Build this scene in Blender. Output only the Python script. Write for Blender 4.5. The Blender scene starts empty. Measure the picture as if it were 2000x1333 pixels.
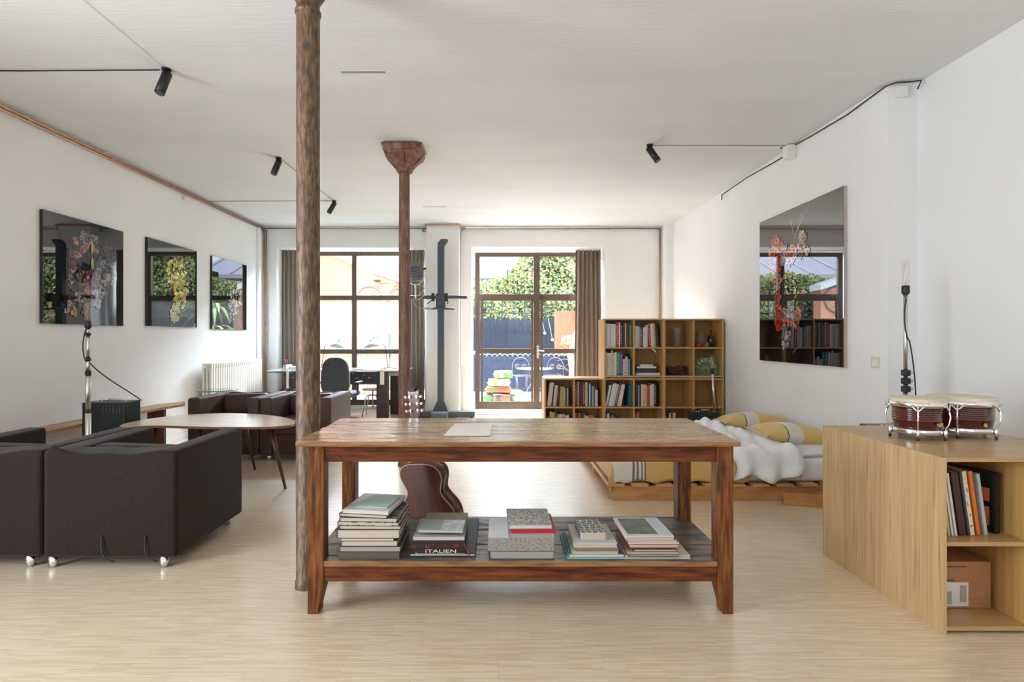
import bpy, bmesh, math, random
from mathutils import Vector, Matrix, Euler
R = math.radians
PI = math.pi
scene = bpy.context.scene
COL = scene.collection

# ---------------------------------------------------------------- camera, sky, sun, added fill lamps, exposure
CAMH = 1.3
cam_data = bpy.data.cameras.new('camera'); cam = bpy.data.objects.new('camera', cam_data); COL.objects.link(cam)
cam.location = (0, 0, CAMH); cam.rotation_euler = (R(90), 0, 0)
cam_data.sensor_width = 36; cam_data.lens = 36*1040/2000
cam_data.shift_x = 27/2000; cam_data.shift_y = -6.5/2000
cam_data.clip_start = .05; cam_data.clip_end = 200
scene.camera = cam
vs = scene.view_settings
scene.display_settings.display_device = 'sRGB'
vs.view_transform = 'Standard'; vs.look = 'None'; vs.gamma = 1; vs.exposure = 2.42; vs.use_curve_mapping = False
scene.cycles.max_bounces = 10; scene.cycles.diffuse_bounces = 6; scene.cycles.glossy_bounces = 4
scene.cycles.transmission_bounces = 8; scene.cycles.transparent_max_bounces = 64
scene.cycles.sample_clamp_indirect = 6; scene.cycles.caustics_reflective = False; scene.cycles.caustics_refractive = False
scene.cycles.use_denoising = True

w = bpy.data.worlds.new('sky'); scene.world = w; w.use_nodes = True
wn = w.node_tree.nodes; wl = w.node_tree.links
bg = wn['Background']; bg.inputs['Strength'].default_value = .92
wt = wn.new('ShaderNodeTexCoord'); wg = wn.new('ShaderNodeSeparateXYZ'); wr = wn.new('ShaderNodeValToRGB')
wl.new(wt.outputs['Generated'], wg.inputs[0]); wl.new(wg.outputs['Z'], wr.inputs[0]); wl.new(wr.outputs[0], bg.inputs['Color'])
wr.color_ramp.elements[0].color = (.86, .93, 1, 1); wr.color_ramp.elements[1].color = (.62, .76, 1, 1)
sd = bpy.data.lights.new('sun', 'SUN'); sd.energy = 1.3; sd.angle = R(1.5); sd.color = (1, .95, .86)
sun = bpy.data.objects.new('sun', sd); COL.objects.link(sun)
sun.rotation_euler = Vector((.75, -.62, 1.25)).to_track_quat('Z', 'Y').to_euler(); sun.location = (6, 2, 12)

def area(name, loc, rot, sx, sy, power, color=(1, 1, 1), portal=False):
    l = bpy.data.lights.new(name, 'AREA'); l.shape = 'RECTANGLE'; l.size = sx; l.size_y = sy; l.energy = power; l.color = color
    if portal: l.cycles.is_portal = True
    o = bpy.data.objects.new(name, l); COL.objects.link(o); o.location = loc; o.rotation_euler = rot
    return o
# added fill lamps at the two unseen windows behind the camera
area('fill_rear', (-2.1, -3.22, 1.55), (R(90), 0, 0), 2.3, 2.5, 6, (.82, .91, 1))
area('fill_rear', (1.5, -3.22, 1.55), (R(90), 0, 0), 2.3, 2.5, 6, (.82, .91, 1))
area('fill_side', (-4.35, .5, 1.55), (R(90), 0, R(-90)), 2.2, 2.5, 47, (.82, .91, 1))  # fill lamp added outside an unseen left-wall window
# lamps added above the garden window and door heads, to brighten the room
area('fill_garden', (-2.56, 10.75, 3.9), (R(-38), 0, 0), 3.2, 1.4, 430, (.77, .88, 1))
area('fill_garden', (.7, 10.75, 3.9), (R(-38), 0, 0), 3.0, 1.4, 430, (.77, .88, 1))
# portals guide the sky light through the garden window and garden door
area('portal', (-2.56, 9.95, 1.45), (R(-90), 0, 0), 2.7, 3.0, 1, portal=True)
area('portal', (.7, 9.95, 1.45), (R(-90), 0, 0), 2.5, 3.0, 1, portal=True)

# ---------------------------------------------------------------- helpers
def px(x, Y): return (x-973)*Y/1040
def pz(y, Y): return CAMH-(y-660)*Y/1040

def tag(o, label=None, cat=None, group=None, kind=None):
    if label: o['label'] = label
    if cat: o['category'] = cat
    if group: o['group'] = group
    if kind: o['kind'] = kind
    return o
def thing(name, label, cat, loc=(0, 0, 0), rot=(0, 0, 0), group=None):
    o = bpy.data.objects.new(name, None); COL.objects.link(o); o.empty_display_size = .05
    o.location = loc; o.rotation_euler = rot
    return tag(o, label, cat, group)
def obj(name, bm, mat, parent=None, smooth=False, label=None, loc=None):
    if smooth == 'auto' or smooth is True:
        for f in bm.faces: f.smooth = True
    if smooth == 'auto':
        for e in bm.edges:
            if len(e.link_faces) == 2 and e.calc_face_angle(0) > R(38): e.smooth = False
    me = bpy.data.meshes.new(name); bm.normal_update(); bm.to_mesh(me); bm.free()
    if isinstance(mat, (list, tuple)):
        for m in mat: me.materials.append(m)
    else: me.materials.append(mat)
    o = bpy.data.objects.new(name, me); COL.objects.link(o)
    if parent: o.parent = parent
    if label: o['label'] = label
    if loc: o.location = loc
    return o
def copy_tree(o, parent=None):
    c = o.copy(); COL.objects.link(c)
    if parent: c.parent = parent
    for ch in o.children: copy_tree(ch, c)
    return c
def NB(): return bmesh.new()
def box(bm, x0, y0, z0, x1, y1, z1, mi=0, bev=0, rot=None, seg=2):
    vs_ = [bm.verts.new(p) for p in ((x0,y0,z0),(x1,y0,z0),(x1,y1,z0),(x0,y1,z0),(x0,y0,z1),(x1,y0,z1),(x1,y1,z1),(x0,y1,z1))]
    fs = [bm.faces.new([vs_[i] for i in q]) for q in ((3,2,1,0),(4,5,6,7),(0,1,5,4),(1,2,6,5),(2,3,7,6),(3,0,4,7))]
    for f in fs: f.material_index = mi
    if rot is not None:
        bmesh.ops.transform(bm, matrix=rot, verts=vs_)
    if bev:
        es = list({e for f in fs for e in f.edges})
        bmesh.ops.bevel(bm, geom=es, offset=bev, segments=seg, profile=.6, affect='EDGES')
    return vs_
def cyl(bm, p0, p1, r0, r1=None, n=16, mi=0, cap=True):
    if r1 is None: r1 = r0
    p0 = Vector(p0); p1 = Vector(p1); d = (p1-p0)
    q = d.to_track_quat('Z', 'Y')
    a = []; b = []
    for i in range(n):
        t = 2*PI*i/n; v = Vector((math.cos(t), math.sin(t), 0))
        a.append(bm.verts.new(p0+q@(v*r0))); b.append(bm.verts.new(p1+q@(v*r1)))
    for i in range(n):
        f = bm.faces.new((a[i], a[(i+1)%n], b[(i+1)%n], b[i])); f.material_index = mi; f.smooth = True
    if cap:
        f = bm.faces.new(a[::-1]); f.material_index = mi
        f = bm.faces.new(b); f.material_index = mi
def tube(bm, pts, r, n=8, mi=0, closed=False):
    pts = [Vector(p) for p in pts]; rings = []
    m = len(pts); prev = None
    for i, p in enumerate(pts):
        if closed: d = pts[(i+1)%m]-pts[i-1]
        else: d = pts[min(i+1, m-1)]-pts[max(i-1, 0)]
        d.normalize()
        if prev is None:
            u = d.orthogonal().normalized()
        else:
            u = (prev-d*prev.dot(d)).normalized()
        prev = u; v = d.cross(u)
        rr = r[i] if isinstance(r, (list, tuple)) else r
        rings.append([bm.verts.new(p+(u*math.cos(2*PI*k/n)+v*math.sin(2*PI*k/n))*rr) for k in range(n)])
    for i in range(m if closed else m-1):
        A = rings[i]; B = rings[(i+1)%m]
        for k in range(n):
            f = bm.faces.new((A[k], A[(k+1)%n], B[(k+1)%n], B[k])); f.smooth = True; f.material_index = mi
    if not closed:
        bm.faces.new(rings[0][::-1]).material_index = mi; bm.faces.new(rings[-1]).material_index = mi
def lathe(bm, prof, n=24, c=(0, 0, 0), mi=0, cap=True):
    rings = []
    for r, z in prof:
        rings.append([bm.verts.new((c[0]+r*math.cos(2*PI*k/n), c[1]+r*math.sin(2*PI*k/n), c[2]+z)) for k in range(n)])
    for A, B in zip(rings, rings[1:]):
        for k in range(n):
            f = bm.faces.new((A[k], A[(k+1)%n], B[(k+1)%n], B[k])); f.smooth = True; f.material_index = mi
    if cap:
        if prof[0][0] > 1e-4: bm.faces.new(rings[0][::-1]).material_index = mi
        if prof[-1][0] > 1e-4: bm.faces.new(rings[-1]).material_index = mi
def prism(bm, pts, z0, z1, mi=0, top=None):
    a = [bm.verts.new((x, y, z0)) for x, y in pts]
    b = [bm.verts.new((x, y, z1+(top(x, y) if top else 0))) for x, y in pts]
    n = len(pts)
    fs = [bm.faces.new(a[::-1]), bm.faces.new(b)]
    for i in range(n): fs.append(bm.faces.new((a[i], a[(i+1)%n], b[(i+1)%n], b[i])))
    for f in fs: f.material_index = mi
    return a+b, fs
def bevel_sharp(bm, off, seg=3, ang=40):
    bm.normal_update()
    es = [e for e in bm.edges if len(e.link_faces) == 2 and e.calc_face_angle(0) > R(ang)]
    bmesh.ops.bevel(bm, geom=es, offset=off, segments=seg, profile=.6, affect='EDGES')
def bez(p0, p1, p2, p3, n=12):
    out = []
    for i in range(n+1):
        t = i/n; s = 1-t
        out.append(Vector(p0)*s**3+Vector(p1)*3*s*s*t+Vector(p2)*3*s*t*t+Vector(p3)*t**3)
    return out
def text_bm(s, size, depth=.0005, align='CENTER'):
    cu = bpy.data.curves.new('t', 'FONT'); cu.body = s; cu.size = size; cu.extrude = depth; cu.align_x = align; cu.resolution_u = 3
    o = bpy.data.objects.new('t', cu); COL.objects.link(o)
    dg = bpy.context.evaluated_depsgraph_get(); me = bpy.data.meshes.new_from_object(o.evaluated_get(dg))
    bm = bmesh.new(); bm.from_mesh(me); bpy.data.objects.remove(o); bpy.data.meshes.remove(me); bpy.data.curves.remove(cu)
    return bm

# ---------------------------------------------------------------- materials
_m = {}
def setin(b, k, v):
    if k in b.inputs: b.inputs[k].default_value = v
def M(name, c1, c2=None, rough=.5, metal=0, scale=(8, 8, 8), bump=0, bscale=None, coat=0, spec=None, sheen=0, detail=3,
      c3=None, c3scale=(3, 3, 3), c3lo=.55, c3hi=.65, coord='Object', rvar=0, emit=0, ior=None, lo=.3, hi=.7, crough=.05, coatior=None):
    if name in _m: return _m[name]
    m = bpy.data.materials.new(name); m.use_nodes = True; _m[name] = m
    nt = m.node_tree; N = nt.nodes; L = nt.links; b = N['Principled BSDF']
    c1 = tuple(c1)+(1,); c2 = tuple(c2)+(1,) if c2 else tuple(min(1, x*1.12) for x in c1[:3])+(1,)
    tc = N.new('ShaderNodeTexCoord'); mp = N.new('ShaderNodeMapping'); mp.inputs['Scale'].default_value = scale
    L.new(tc.outputs[coord], mp.inputs[0])
    nz = N.new('ShaderNodeTexNoise'); nz.inputs['Scale'].default_value = 1; nz.inputs['Detail'].default_value = detail
    L.new(mp.outputs[0], nz.inputs[0])
    rp = N.new('ShaderNodeValToRGB'); rp.color_ramp.elements[0].position = lo; rp.color_ramp.elements[1].position = hi
    rp.color_ramp.elements[0].color = c1; rp.color_ramp.elements[1].color = c2
    L.new(nz.outputs[0], rp.inputs[0]); out = rp.outputs[0]
    if c3:
        mp3 = N.new('ShaderNodeMapping'); mp3.inputs['Scale'].default_value = c3scale; L.new(tc.outputs[coord], mp3.inputs[0])
        n3 = N.new('ShaderNodeTexNoise'); n3.inputs['Scale'].default_value = 1; n3.inputs['Detail'].default_value = 5; L.new(mp3.outputs[0], n3.inputs[0])
        r3 = N.new('ShaderNodeMapRange'); r3.inputs['From Min'].default_value = c3lo; r3.inputs['From Max'].default_value = c3hi; L.new(n3.outputs[0], r3.inputs[0])
        mx = N.new('ShaderNodeMix'); mx.data_type = 'RGBA'; L.new(r3.outputs[0], mx.inputs[0]); L.new(out, mx.inputs[6]); mx.inputs[7].default_value = tuple(c3)+(1,)
        out = mx.outputs[2]
        if rvar:
            rr = N.new('ShaderNodeMapRange'); rr.inputs['To Min'].default_value = rough; rr.inputs['To Max'].default_value = rough+rvar
            L.new(r3.outputs[0], rr.inputs[0]); L.new(rr.outputs[0], b.inputs['Roughness'])
    L.new(out, b.inputs['Base Color'])
    if not (c3 and rvar): b.inputs['Roughness'].default_value = rough
    b.inputs['Metallic'].default_value = metal
    if spec is not None: setin(b, 'Specular IOR Level', spec)
    if ior: setin(b, 'IOR', ior)
    if coat: setin(b, 'Coat Weight', coat); setin(b, 'Coat Roughness', crough)
    if coatior: setin(b, 'Coat IOR', coatior)
    if sheen: setin(b, 'Sheen Weight', sheen); setin(b, 'Sheen Roughness', .4)
    if emit: setin(b, 'Emission Color', c1); setin(b, 'Emission Strength', emit)
    if bump:
        bn = N.new('ShaderNodeTexNoise'); bn.inputs['Detail'].default_value = 4; mpb = N.new('ShaderNodeMapping')
        mpb.inputs['Scale'].default_value = bscale or scale; bn.inputs['Scale'].default_value = 1
        L.new(tc.outputs[coord], mpb.inputs[0]); L.new(mpb.outputs[0], bn.inputs[0])
        bp = N.new('ShaderNodeBump'); bp.inputs['Strength'].default_value = min(1, bump); bp.inputs['Distance'].default_value = .004*max(1, bump)
        L.new(bn.outputs[0], bp.inputs['Height']); L.new(bp.outputs[0], b.inputs['Normal'])
    return m
def thin_glass(name, tint=(1, 1, 1), refl=1.0, rough=0, glint=0):
    if name in _m: return _m[name]
    m = bpy.data.materials.new(name); m.use_nodes = True; _m[name] = m
    nt = m.node_tree; N = nt.nodes; L = nt.links; N.remove(N['Principled BSDF'])
    t = N.new('ShaderNodeBsdfTransparent'); t.inputs[0].default_value = tuple(tint)+(1,)
    g = N.new('ShaderNodeBsdfGlossy'); g.inputs['Roughness'].default_value = rough
    fr = N.new('ShaderNodeLayerWeight'); fr.inputs[0].default_value = .5
    pw = N.new('ShaderNodeMath'); pw.operation = 'POWER'; pw.inputs[1].default_value = 4; L.new(fr.outputs['Facing'], pw.inputs[0])
    mu = N.new('ShaderNodeMath'); mu.operation = 'MULTIPLY_ADD'; mu.inputs[1].default_value = .7*refl; mu.inputs[2].default_value = .045*refl; mu.use_clamp = True; L.new(pw.outputs[0], mu.inputs[0])
    mx = N.new('ShaderNodeMixShader'); L.new(mu.outputs[0], mx.inputs[0]); L.new(t.outputs[0], mx.inputs[1]); L.new(g.outputs[0], mx.inputs[2])
    out = mx.outputs[0]
    if glint:
        d = N.new('ShaderNodeBsdfDiffuse'); d.inputs[0].default_value = (.85, .87, .86, 1)  # white diffuse mixed into clear glass, imitating its bright edges
        m2 = N.new('ShaderNodeMixShader'); m2.inputs[0].default_value = glint; L.new(out, m2.inputs[1]); L.new(d.outputs[0], m2.inputs[2]); out = m2.outputs[0]
    L.new(out, N['Material Output'].inputs[0]); return m
def frosted(name):
    m = bpy.data.materials.new(name); m.use_nodes = True
    nt = m.node_tree; N = nt.nodes; L = nt.links; N.remove(N['Principled BSDF'])
    t = N.new('ShaderNodeBsdfTranslucent'); t.inputs[0].default_value = (.6, .6, .6, 1)
    g = N.new('ShaderNodeBsdfRefraction'); g.inputs[0].default_value = (.58, .58, .57, 1); g.inputs['Roughness'].default_value = .16; g.inputs['IOR'].default_value = 1.10
    mx = N.new('ShaderNodeMixShader'); mx.inputs[0].default_value = .93; L.new(t.outputs[0], mx.inputs[1]); L.new(g.outputs[0], mx.inputs[2])
    L.new(mx.outputs[0], N['Material Output'].inputs[0]); return m
def stripes(name, base, stripe, axis, freq, duty=.5, rough=.6, extra=None):
    """fine printed or woven lines"""
    if name in _m: return _m[name]
    m = bpy.data.materials.new(name); m.use_nodes = True; _m[name] = m
    nt = m.node_tree; N = nt.nodes; L = nt.links; b = N['Principled BSDF']; b.inputs['Roughness'].default_value = rough
    tc = N.new('ShaderNodeTexCoord'); sp = N.new('ShaderNodeSeparateXYZ'); L.new(tc.outputs['Object'], sp.inputs[0])
    mu = N.new('ShaderNodeMath'); mu.operation = 'MULTIPLY'; mu.inputs[1].default_value = freq; L.new(sp.outputs[axis], mu.inputs[0])
    fr = N.new('ShaderNodeMath'); fr.operation = 'FRACT'; L.new(mu.outputs[0], fr.inputs[0])
    lt = N.new('ShaderNodeMath'); lt.operation = 'LESS_THAN'; lt.inputs[1].default_value = duty; L.new(fr.outputs[0], lt.inputs[0])
    mx = N.new('ShaderNodeMix'); mx.data_type = 'RGBA'; L.new(lt.outputs[0], mx.inputs[0])
    mx.inputs[6].default_value = tuple(base)+(1,); mx.inputs[7].default_value = tuple(stripe)+(1,)
    L.new(mx.outputs[2], b.inputs['Base Color']); return m
def printed(name, base, ink, scale, thr=.55, rough=.55):
    """lettering-like print: thresholded stretched noise"""
    if name in _m: return _m[name]
    m = bpy.data.materials.new(name); m.use_nodes = True; _m[name] = m
    nt = m.node_tree; N = nt.nodes; L = nt.links; b = N['Principled BSDF']; b.inputs['Roughness'].default_value = rough
    tc = N.new('ShaderNodeTexCoord'); mp = N.new('ShaderNodeMapping'); mp.inputs['Scale'].default_value = scale; L.new(tc.outputs['Object'], mp.inputs[0])
    n = N.new('ShaderNodeTexNoise'); n.inputs['Scale'].default_value = 1; n.inputs['Detail'].default_value = 1; L.new(mp.outputs[0], n.inputs[0])
    g = N.new('ShaderNodeMath'); g.operation = 'GREATER_THAN'; g.inputs[1].default_value = thr; L.new(n.outputs[0], g.inputs[0])
    mx = N.new('ShaderNodeMix'); mx.data_type = 'RGBA'; L.new(g.outputs[0], mx.inputs[0])
    mx.inputs[6].default_value = tuple(base)+(1,); mx.inputs[7].default_value = tuple(ink)+(1,)
    L.new(mx.outputs[2], b.inputs['Base Color']); return m

WALL = M('wall_paint', (.80, .80, .80), (.85, .85, .85), rough=.75, scale=(1.2, 1.2, .8), bump=.15, bscale=(6, 6, 2), detail=6)
CEIL = M('ceiling_paint', (.70, .71, .715), (.76, .77, .775), rough=.8, scale=(.6, 2.4, 1), bump=.5, bscale=(4, 60, 1), detail=7)
BRONZE = M('bronze_frame', (.09, .062, .042), (.12, .08, .055), rough=.4)
CHROME = M('chrome', (.8, .8, .8), (.85, .85, .85), rough=.12, metal=1)
STEEL = M('brushed_steel', (.62, .61, .58), (.7, .69, .66), rough=.32, metal=1)
BLACK = M('black_plastic', (.012, .012, .013), (.02, .02, .02), rough=.45)
DARKMETAL = M('dark_painted_metal', (.05, .062, .078), (.065, .078, .096), rough=.42)
OAK = M('oak_veneer', (.46, .245, .075), (.58, .335, .12), rough=.42, scale=(45, 45, 1.6), detail=4, c3=(.37, .19, .055), c3scale=(90, 90, 3), c3lo=.55, c3hi=.72)
OAKTOP = M('oak_veneer_lengthwise', (.42, .245, .09), (.55, .34, .145), rough=.3, scale=(1.6, 45, 45), detail=4)
OAKSIDE = M('oak_veneer_side', (.49, .315, .145), (.62, .43, .225), rough=.42, scale=(60, 38, 1.3), detail=5, c3=(.37, .23, .10), c3scale=(60, 75, 2.2), c3lo=.54, c3hi=.7)
COPPER = M('copper_pipe', (.50, .25, .13), (.62, .34, .19), rough=.3, metal=.85, scale=(20, 20, 20))
CREAM = M('radiator_enamel', (.74, .72, .63), (.78, .76, .68), rough=.35)
GLASS = thin_glass('clear_glass', (.98, .99, .99), .8, .05, .05)
PANE = thin_glass('window_glass', refl=.8)
FROST = frosted('frosted_glass')
WHITE = M('white_plastic', (.78, .77, .74), (.82, .81, .78), rough=.45)

def floor_mat():
    m = bpy.data.materials.new('mosaic_parquet'); m.use_nodes = True
    nt = m.node_tree; N = nt.nodes; L = nt.links; b = N['Principled BSDF']
    tc = N.new('ShaderNodeTexCoord')
    br = N.new('ShaderNodeTexBrick'); br.offset = .37; br.inputs['Scale'].default_value = 1
    br.inputs['Brick Width'].default_value = .14; br.inputs['Row Height'].default_value = .0085; br.inputs['Mortar Size'].default_value = .0004
    br.inputs['Mortar Smooth'].default_value = .5; br.inputs['Bias'].default_value = -.1
    br.inputs['Color1'].default_value = (.84, .69, .505, 1); br.inputs['Color2'].default_value = (.70, .545, .37, 1); br.inputs['Mortar'].default_value = (.50, .39, .27, 1)
    L.new(tc.outputs['Object'], br.inputs[0])
    mp = N.new('ShaderNodeMapping'); mp.inputs['Scale'].default_value = (4, 110, 1); L.new(tc.outputs['Object'], mp.inputs[0])
    nz = N.new('ShaderNodeTexNoise'); nz.inputs['Scale'].default_value = 1; nz.inputs['Detail'].default_value = 6; L.new(mp.outputs[0], nz.inputs[0])
    mx = N.new('ShaderNodeMix'); mx.data_type = 'RGBA'; mx.blend_type = 'OVERLAY'; mx.inputs[0].default_value = .35
    L.new(br.outputs[0], mx.inputs[6]); L.new(nz.outputs[0], mx.inputs[7])
    n2 = N.new('ShaderNodeTexNoise'); n2.inputs['Scale'].default_value = 1.3; n2.inputs['Detail'].default_value = 5; L.new(tc.outputs['Object'], n2.inputs[0])
    m2 = N.new('ShaderNodeMix'); m2.data_type = 'RGBA'; m2.blend_type = 'SOFT_LIGHT'; m2.inputs[0].default_value = .3; L.new(mx.outputs[2], m2.inputs[6]); L.new(n2.outputs[0], m2.inputs[7])
    # faint cross seams between the parquet sheets
    b2 = N.new('ShaderNodeTexBrick'); b2.offset = .0; b2.inputs['Brick Width'].default_value = .32; b2.inputs['Row Height'].default_value = .32; b2.inputs['Mortar Size'].default_value = .0012
    b2.inputs['Scale'].default_value = 1; b2.inputs['Color1'].default_value = (1, 1, 1, 1); b2.inputs['Color2'].default_value = (.95, .95, .95, 1); b2.inputs['Mortar'].default_value = (.84, .82, .8, 1)
    L.new(tc.outputs['Object'], b2.inputs[0])
    m3 = N.new('ShaderNodeMix'); m3.data_type = 'RGBA'; m3.blend_type = 'MULTIPLY'; m3.inputs[0].default_value = .6; L.new(m2.outputs[2], m3.inputs[6]); L.new(b2.outputs[0], m3.inputs[7])
    L.new(m3.outputs[2], b.inputs['Base Color'])
    rr = N.new('ShaderNodeMapRange'); rr.inputs['To Min'].default_value = .27; rr.inputs['To Max'].default_value = .46; L.new(nz.outputs[0], rr.inputs[0]); L.new(rr.outputs[0], b.inputs['Roughness'])
    setin(b, 'Specular IOR Level', .5); setin(b, 'Coat Weight', .9); setin(b, 'Coat IOR', 1.65); setin(b, 'Coat Roughness', .2)
    bp = N.new('ShaderNodeBump'); bp.inputs['Strength'].default_value = .2; bp.inputs['Distance'].default_value = .002; L.new(nz.outputs[0], bp.inputs['Height']); L.new(bp.outputs[0], b.inputs['Normal']); L.new(bp.outputs[0], b.inputs['Coat Normal'])
    return m
FLOOR = floor_mat()

# ---------------------------------------------------------------- room shell
CZ = 3.23; XL = -4.08; XR = 2.96; XR2 = 3.18; YB = 9.25; YF = -3.0; YW = 9.72
def struct(name, bm, mat, parent=None, smooth=False):
    o = obj(name, bm, mat, parent, smooth)
    if parent is None: o['kind'] = 'structure'
    return o
bm = NB(); box(bm, XL-.14, YF-.2, -.15, XR2+.3, 9.78, 0); struct('floor', bm, FLOOR)
bm = NB()   # ceiling with two recessed linear slots
slots = [(-1.14, -.82, 3.855, 3.89), (-1.115, -.78, 7.83, 7.865)]
xs = [XL-.14, -1.14, -1.115, -.82, -.78, XR2+.3]; ys = [YF-.2, 3.855, 3.89, 7.83, 7.865, 9.85]
for i in range(5):
    for j in range(5):
        cx_ = (xs[i]+xs[i+1])/2; cy_ = (ys[j]+ys[j+1])/2
        hole = any(a < cx_ < b_ and c < cy_ < d for a, b_, c, d in slots)
        box(bm, xs[i], ys[j], CZ+(.03 if hole else 0), xs[i+1], ys[j+1], CZ+.3)
ce = struct('ceiling', bm, CEIL)
for a, b_, c, d in slots:
    bm = NB(); box(bm, a, c, CZ+.002, b_, d, CZ+.02); obj('recessed_slot', bm, M('slot_grey', (.30, .295, .285), (.36, .355, .345), rough=.8), ce)
bm = NB(); box(bm, XL-.14, 1.6, 0, XL, 9.85, CZ); box(bm, XL-.14, YF, 0, XL, -.6, CZ); box(bm, XL-.14, -.6, 0, XL, 1.6, .3); box(bm, XL-.14, -.6, 2.8, XL, 1.6, CZ); struct('wall_left', bm, WALL)
bm = NB(); box(bm, XR, 4.04, 0, XR2+.3, 9.85, CZ); box(bm, XR2, YF, 0, XR2+.3, 4.04, CZ); struct('wall_right', bm, WALL)
WX0, WX1, WT = -3.85, -1.272, 2.865; DX0, DX1, DT = -.463, 1.86, 2.88
bm = NB()
box(bm, XL, YB, 0, WX0, 9.85, CZ); box(bm, WX0, YB, WT, WX1, 9.85, CZ); box(bm, WX1, YB, 0, DX0, 9.85, CZ)
box(bm, DX0, YB, DT, DX1, 9.85, CZ); box(bm, DX1, YB, 0, XR, 9.85, CZ)
box(bm, WX0, 9.60, 0, WX1, 9.85, .07)
box(bm, -1.21, 9.0, 0, -.66, YB, CZ, bev=.004); box(bm, 2.83, 9.0, 0, XR, YB, CZ)
struct('wall_back', bm, WALL)
bm = NB()   # wall behind the camera with two added window openings
for a, b_ in ((XL, -3.25), (-.95, .35), (2.65, XR2)): box(bm, a, YF-.2, 0, b_, YF, CZ)
for a, b_ in ((-3.25, -.95), (.35, 2.65)):
    box(bm, a, YF-.2, 0, b_, YF, .3); box(bm, a, YF-.2, 2.8, b_, YF, CZ)
struct('wall_front', bm, WALL)
bm = NB(); box(bm, XL, 4.0, 0, XL+.012, 9.25, .07); struct('baseboard_left', bm, WALL)
bm = NB(); box(bm, XR-.012, 4.04, 0, XR, 9.0, .07); box(bm, XR, 4.028, 0, XR2, 4.04, .07); box(bm, XR2-.012, YF, 0, XR2, 4.028, .07); struct('baseboard_right', bm, WALL)
bm = NB(); box(bm, XL, 8.98, 0, XL+.045, 9.06, CZ-.06, bev=.006); struct('trim_1', bm, WALL)

def glazing(root_name, xs_, zs_, bar, frost_rows, depth=.06):
    """frame bars and panes; xs_/zs_ are centre lines"""
    bmf = NB()
    for i, (x, wd) in enumerate(xs_): box(bmf, x-wd/2, YW-depth/2, zs_[0][0]-zs_[0][1]/2, x+wd/2, YW+depth/2, zs_[-1][0]+zs_[-1][1]/2, bev=.004)
    for z, wd in zs_:
        for (xa, wa), (xb, wb) in zip(xs_, xs_[1:]): box(bmf, xa+wa/2, YW-depth/2+.004, z-wd/2, xb-wb/2, YW+depth/2-.004, z+wd/2, bev=.003)
    f = struct(root_name, bmf, BRONZE)
    for i, ((xa, wa), (xb, wb)) in enumerate(zip(xs_, xs_[1:])):
        for j, ((za, ha), (zb, hb)) in enumerate(zip(zs_, zs_[1:])):
            b_ = NB(); fr = j in frost_rows
            if fr:
                v = [b_.verts.new(p) for p in ((xa+wa/2, YW, za+ha/2), (xb-wb/2, YW, za+ha/2), (xb-wb/2, YW, zb-hb/2), (xa+wa/2, YW, zb-hb/2))]; b_.faces.new(v)
            else: 
                v = [b_.verts.new(p) for p in ((xa+wa/2, YW, za+ha/2), (xb-wb/2, YW, za+ha/2), (xb-wb/2, YW, zb-hb/2), (xa+wa/2, YW, zb-hb/2))]; b_.faces.new(v)
            obj('pane', b_, FROST if fr else PANE, f)
    return f
def zz(y): return pz(y, YW)
win = glazing('window_1', [(WX0+.03, .07), (px(596, YW), .085), (px(692.5, YW), .085), (px(788, YW), .085), (WX1-.03, .07)],
              [(.12, .10), (zz(687), .08), (zz(582), .085), (WT-.035, .07)], .08, (0, 1))
dor = glazing('door_1', [(px(932.5, YW), .085), (px(1048, YW), .115), (DX1-.04, .09)],
              [(.07, .13), (zz(686), .085), (zz(581.5), .12), (DT-.065, .075)], .08, ())
bm = NB()
for sx in (px(938.5, YW)+.03, px(1040, YW)-.01): box(bm, sx-.02, YW-.045, .13, sx+.02, YW-.03, zz(583), bev=.003)
for sx in (px(1057, YW)+.005, DX1-.1): box(bm, sx-.02, YW-.045, .13, sx+.02, YW-.03, zz(583), bev=.003)
obj('door_leaf', bm, BRONZE, dor)
bm = NB(); cyl(bm, (px(1050, YW), YW-.05, zz(685)), (px(1050, YW), YW-.11, zz(685)), .011, n=10); cyl(bm, (px(1050, YW), YW-.105, zz(685)), (px(1062, YW), YW-.105, zz(685)-.003), .011, n=10)
box(bm, px(1050, YW)-.02, YW-.062, zz(700), px(1050, YW)+.02, YW-.052, zz(675))
obj('door_handle', bm, STEEL, dor)
bm = NB(); box(bm, -16, -9, 0, 16, -8, 11); box(bm, -11, -8, 0, -10, 8, 7); struct('sky_blocker', bm, M('sky_blocker_render', (.12, .11, .10), (.16, .15, .14), rough=.9))  # dark unseen walls added to hold sky light off the rear windows
bm = NB(); box(bm, -16, -8, -.2, 16, YF-.2, -.05); struct('street', bm, M('street_asphalt', (.06, .06, .06), (.08, .08, .08), rough=.9))
bmf = NB()
for y in (-.57, .5, 1.57): box(bmf, XL-.10, y-.03, .3, XL-.05, y+.03, 2.8)
for z in (.33, 1.55, 2.77): box(bmf, XL-.095, -.6, z-.03, XL-.055, 1.6, z+.03)
struct('window_4', bmf, BRONZE)  # window added in the unseen part of the left wall, for the side fill
# added windows in the unseen wall behind the camera, for the rear fill
for i, (a, b_) in enumerate(((-3.25, -.95), (.35, 2.65))):
    bmf = NB()
    for x in (a+.03, (a+b_)/2, b_-.03): box(bmf, x-.03, YF-.14, .3, x+.03, YF-.08, 2.8)
    for z in (.33, 1.55, 2.77): box(bmf, a, YF-.135, z-.03, b_, YF-.085, z+.03)
    struct('window_%d' % (i+2), bmf, BRONZE)

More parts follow.
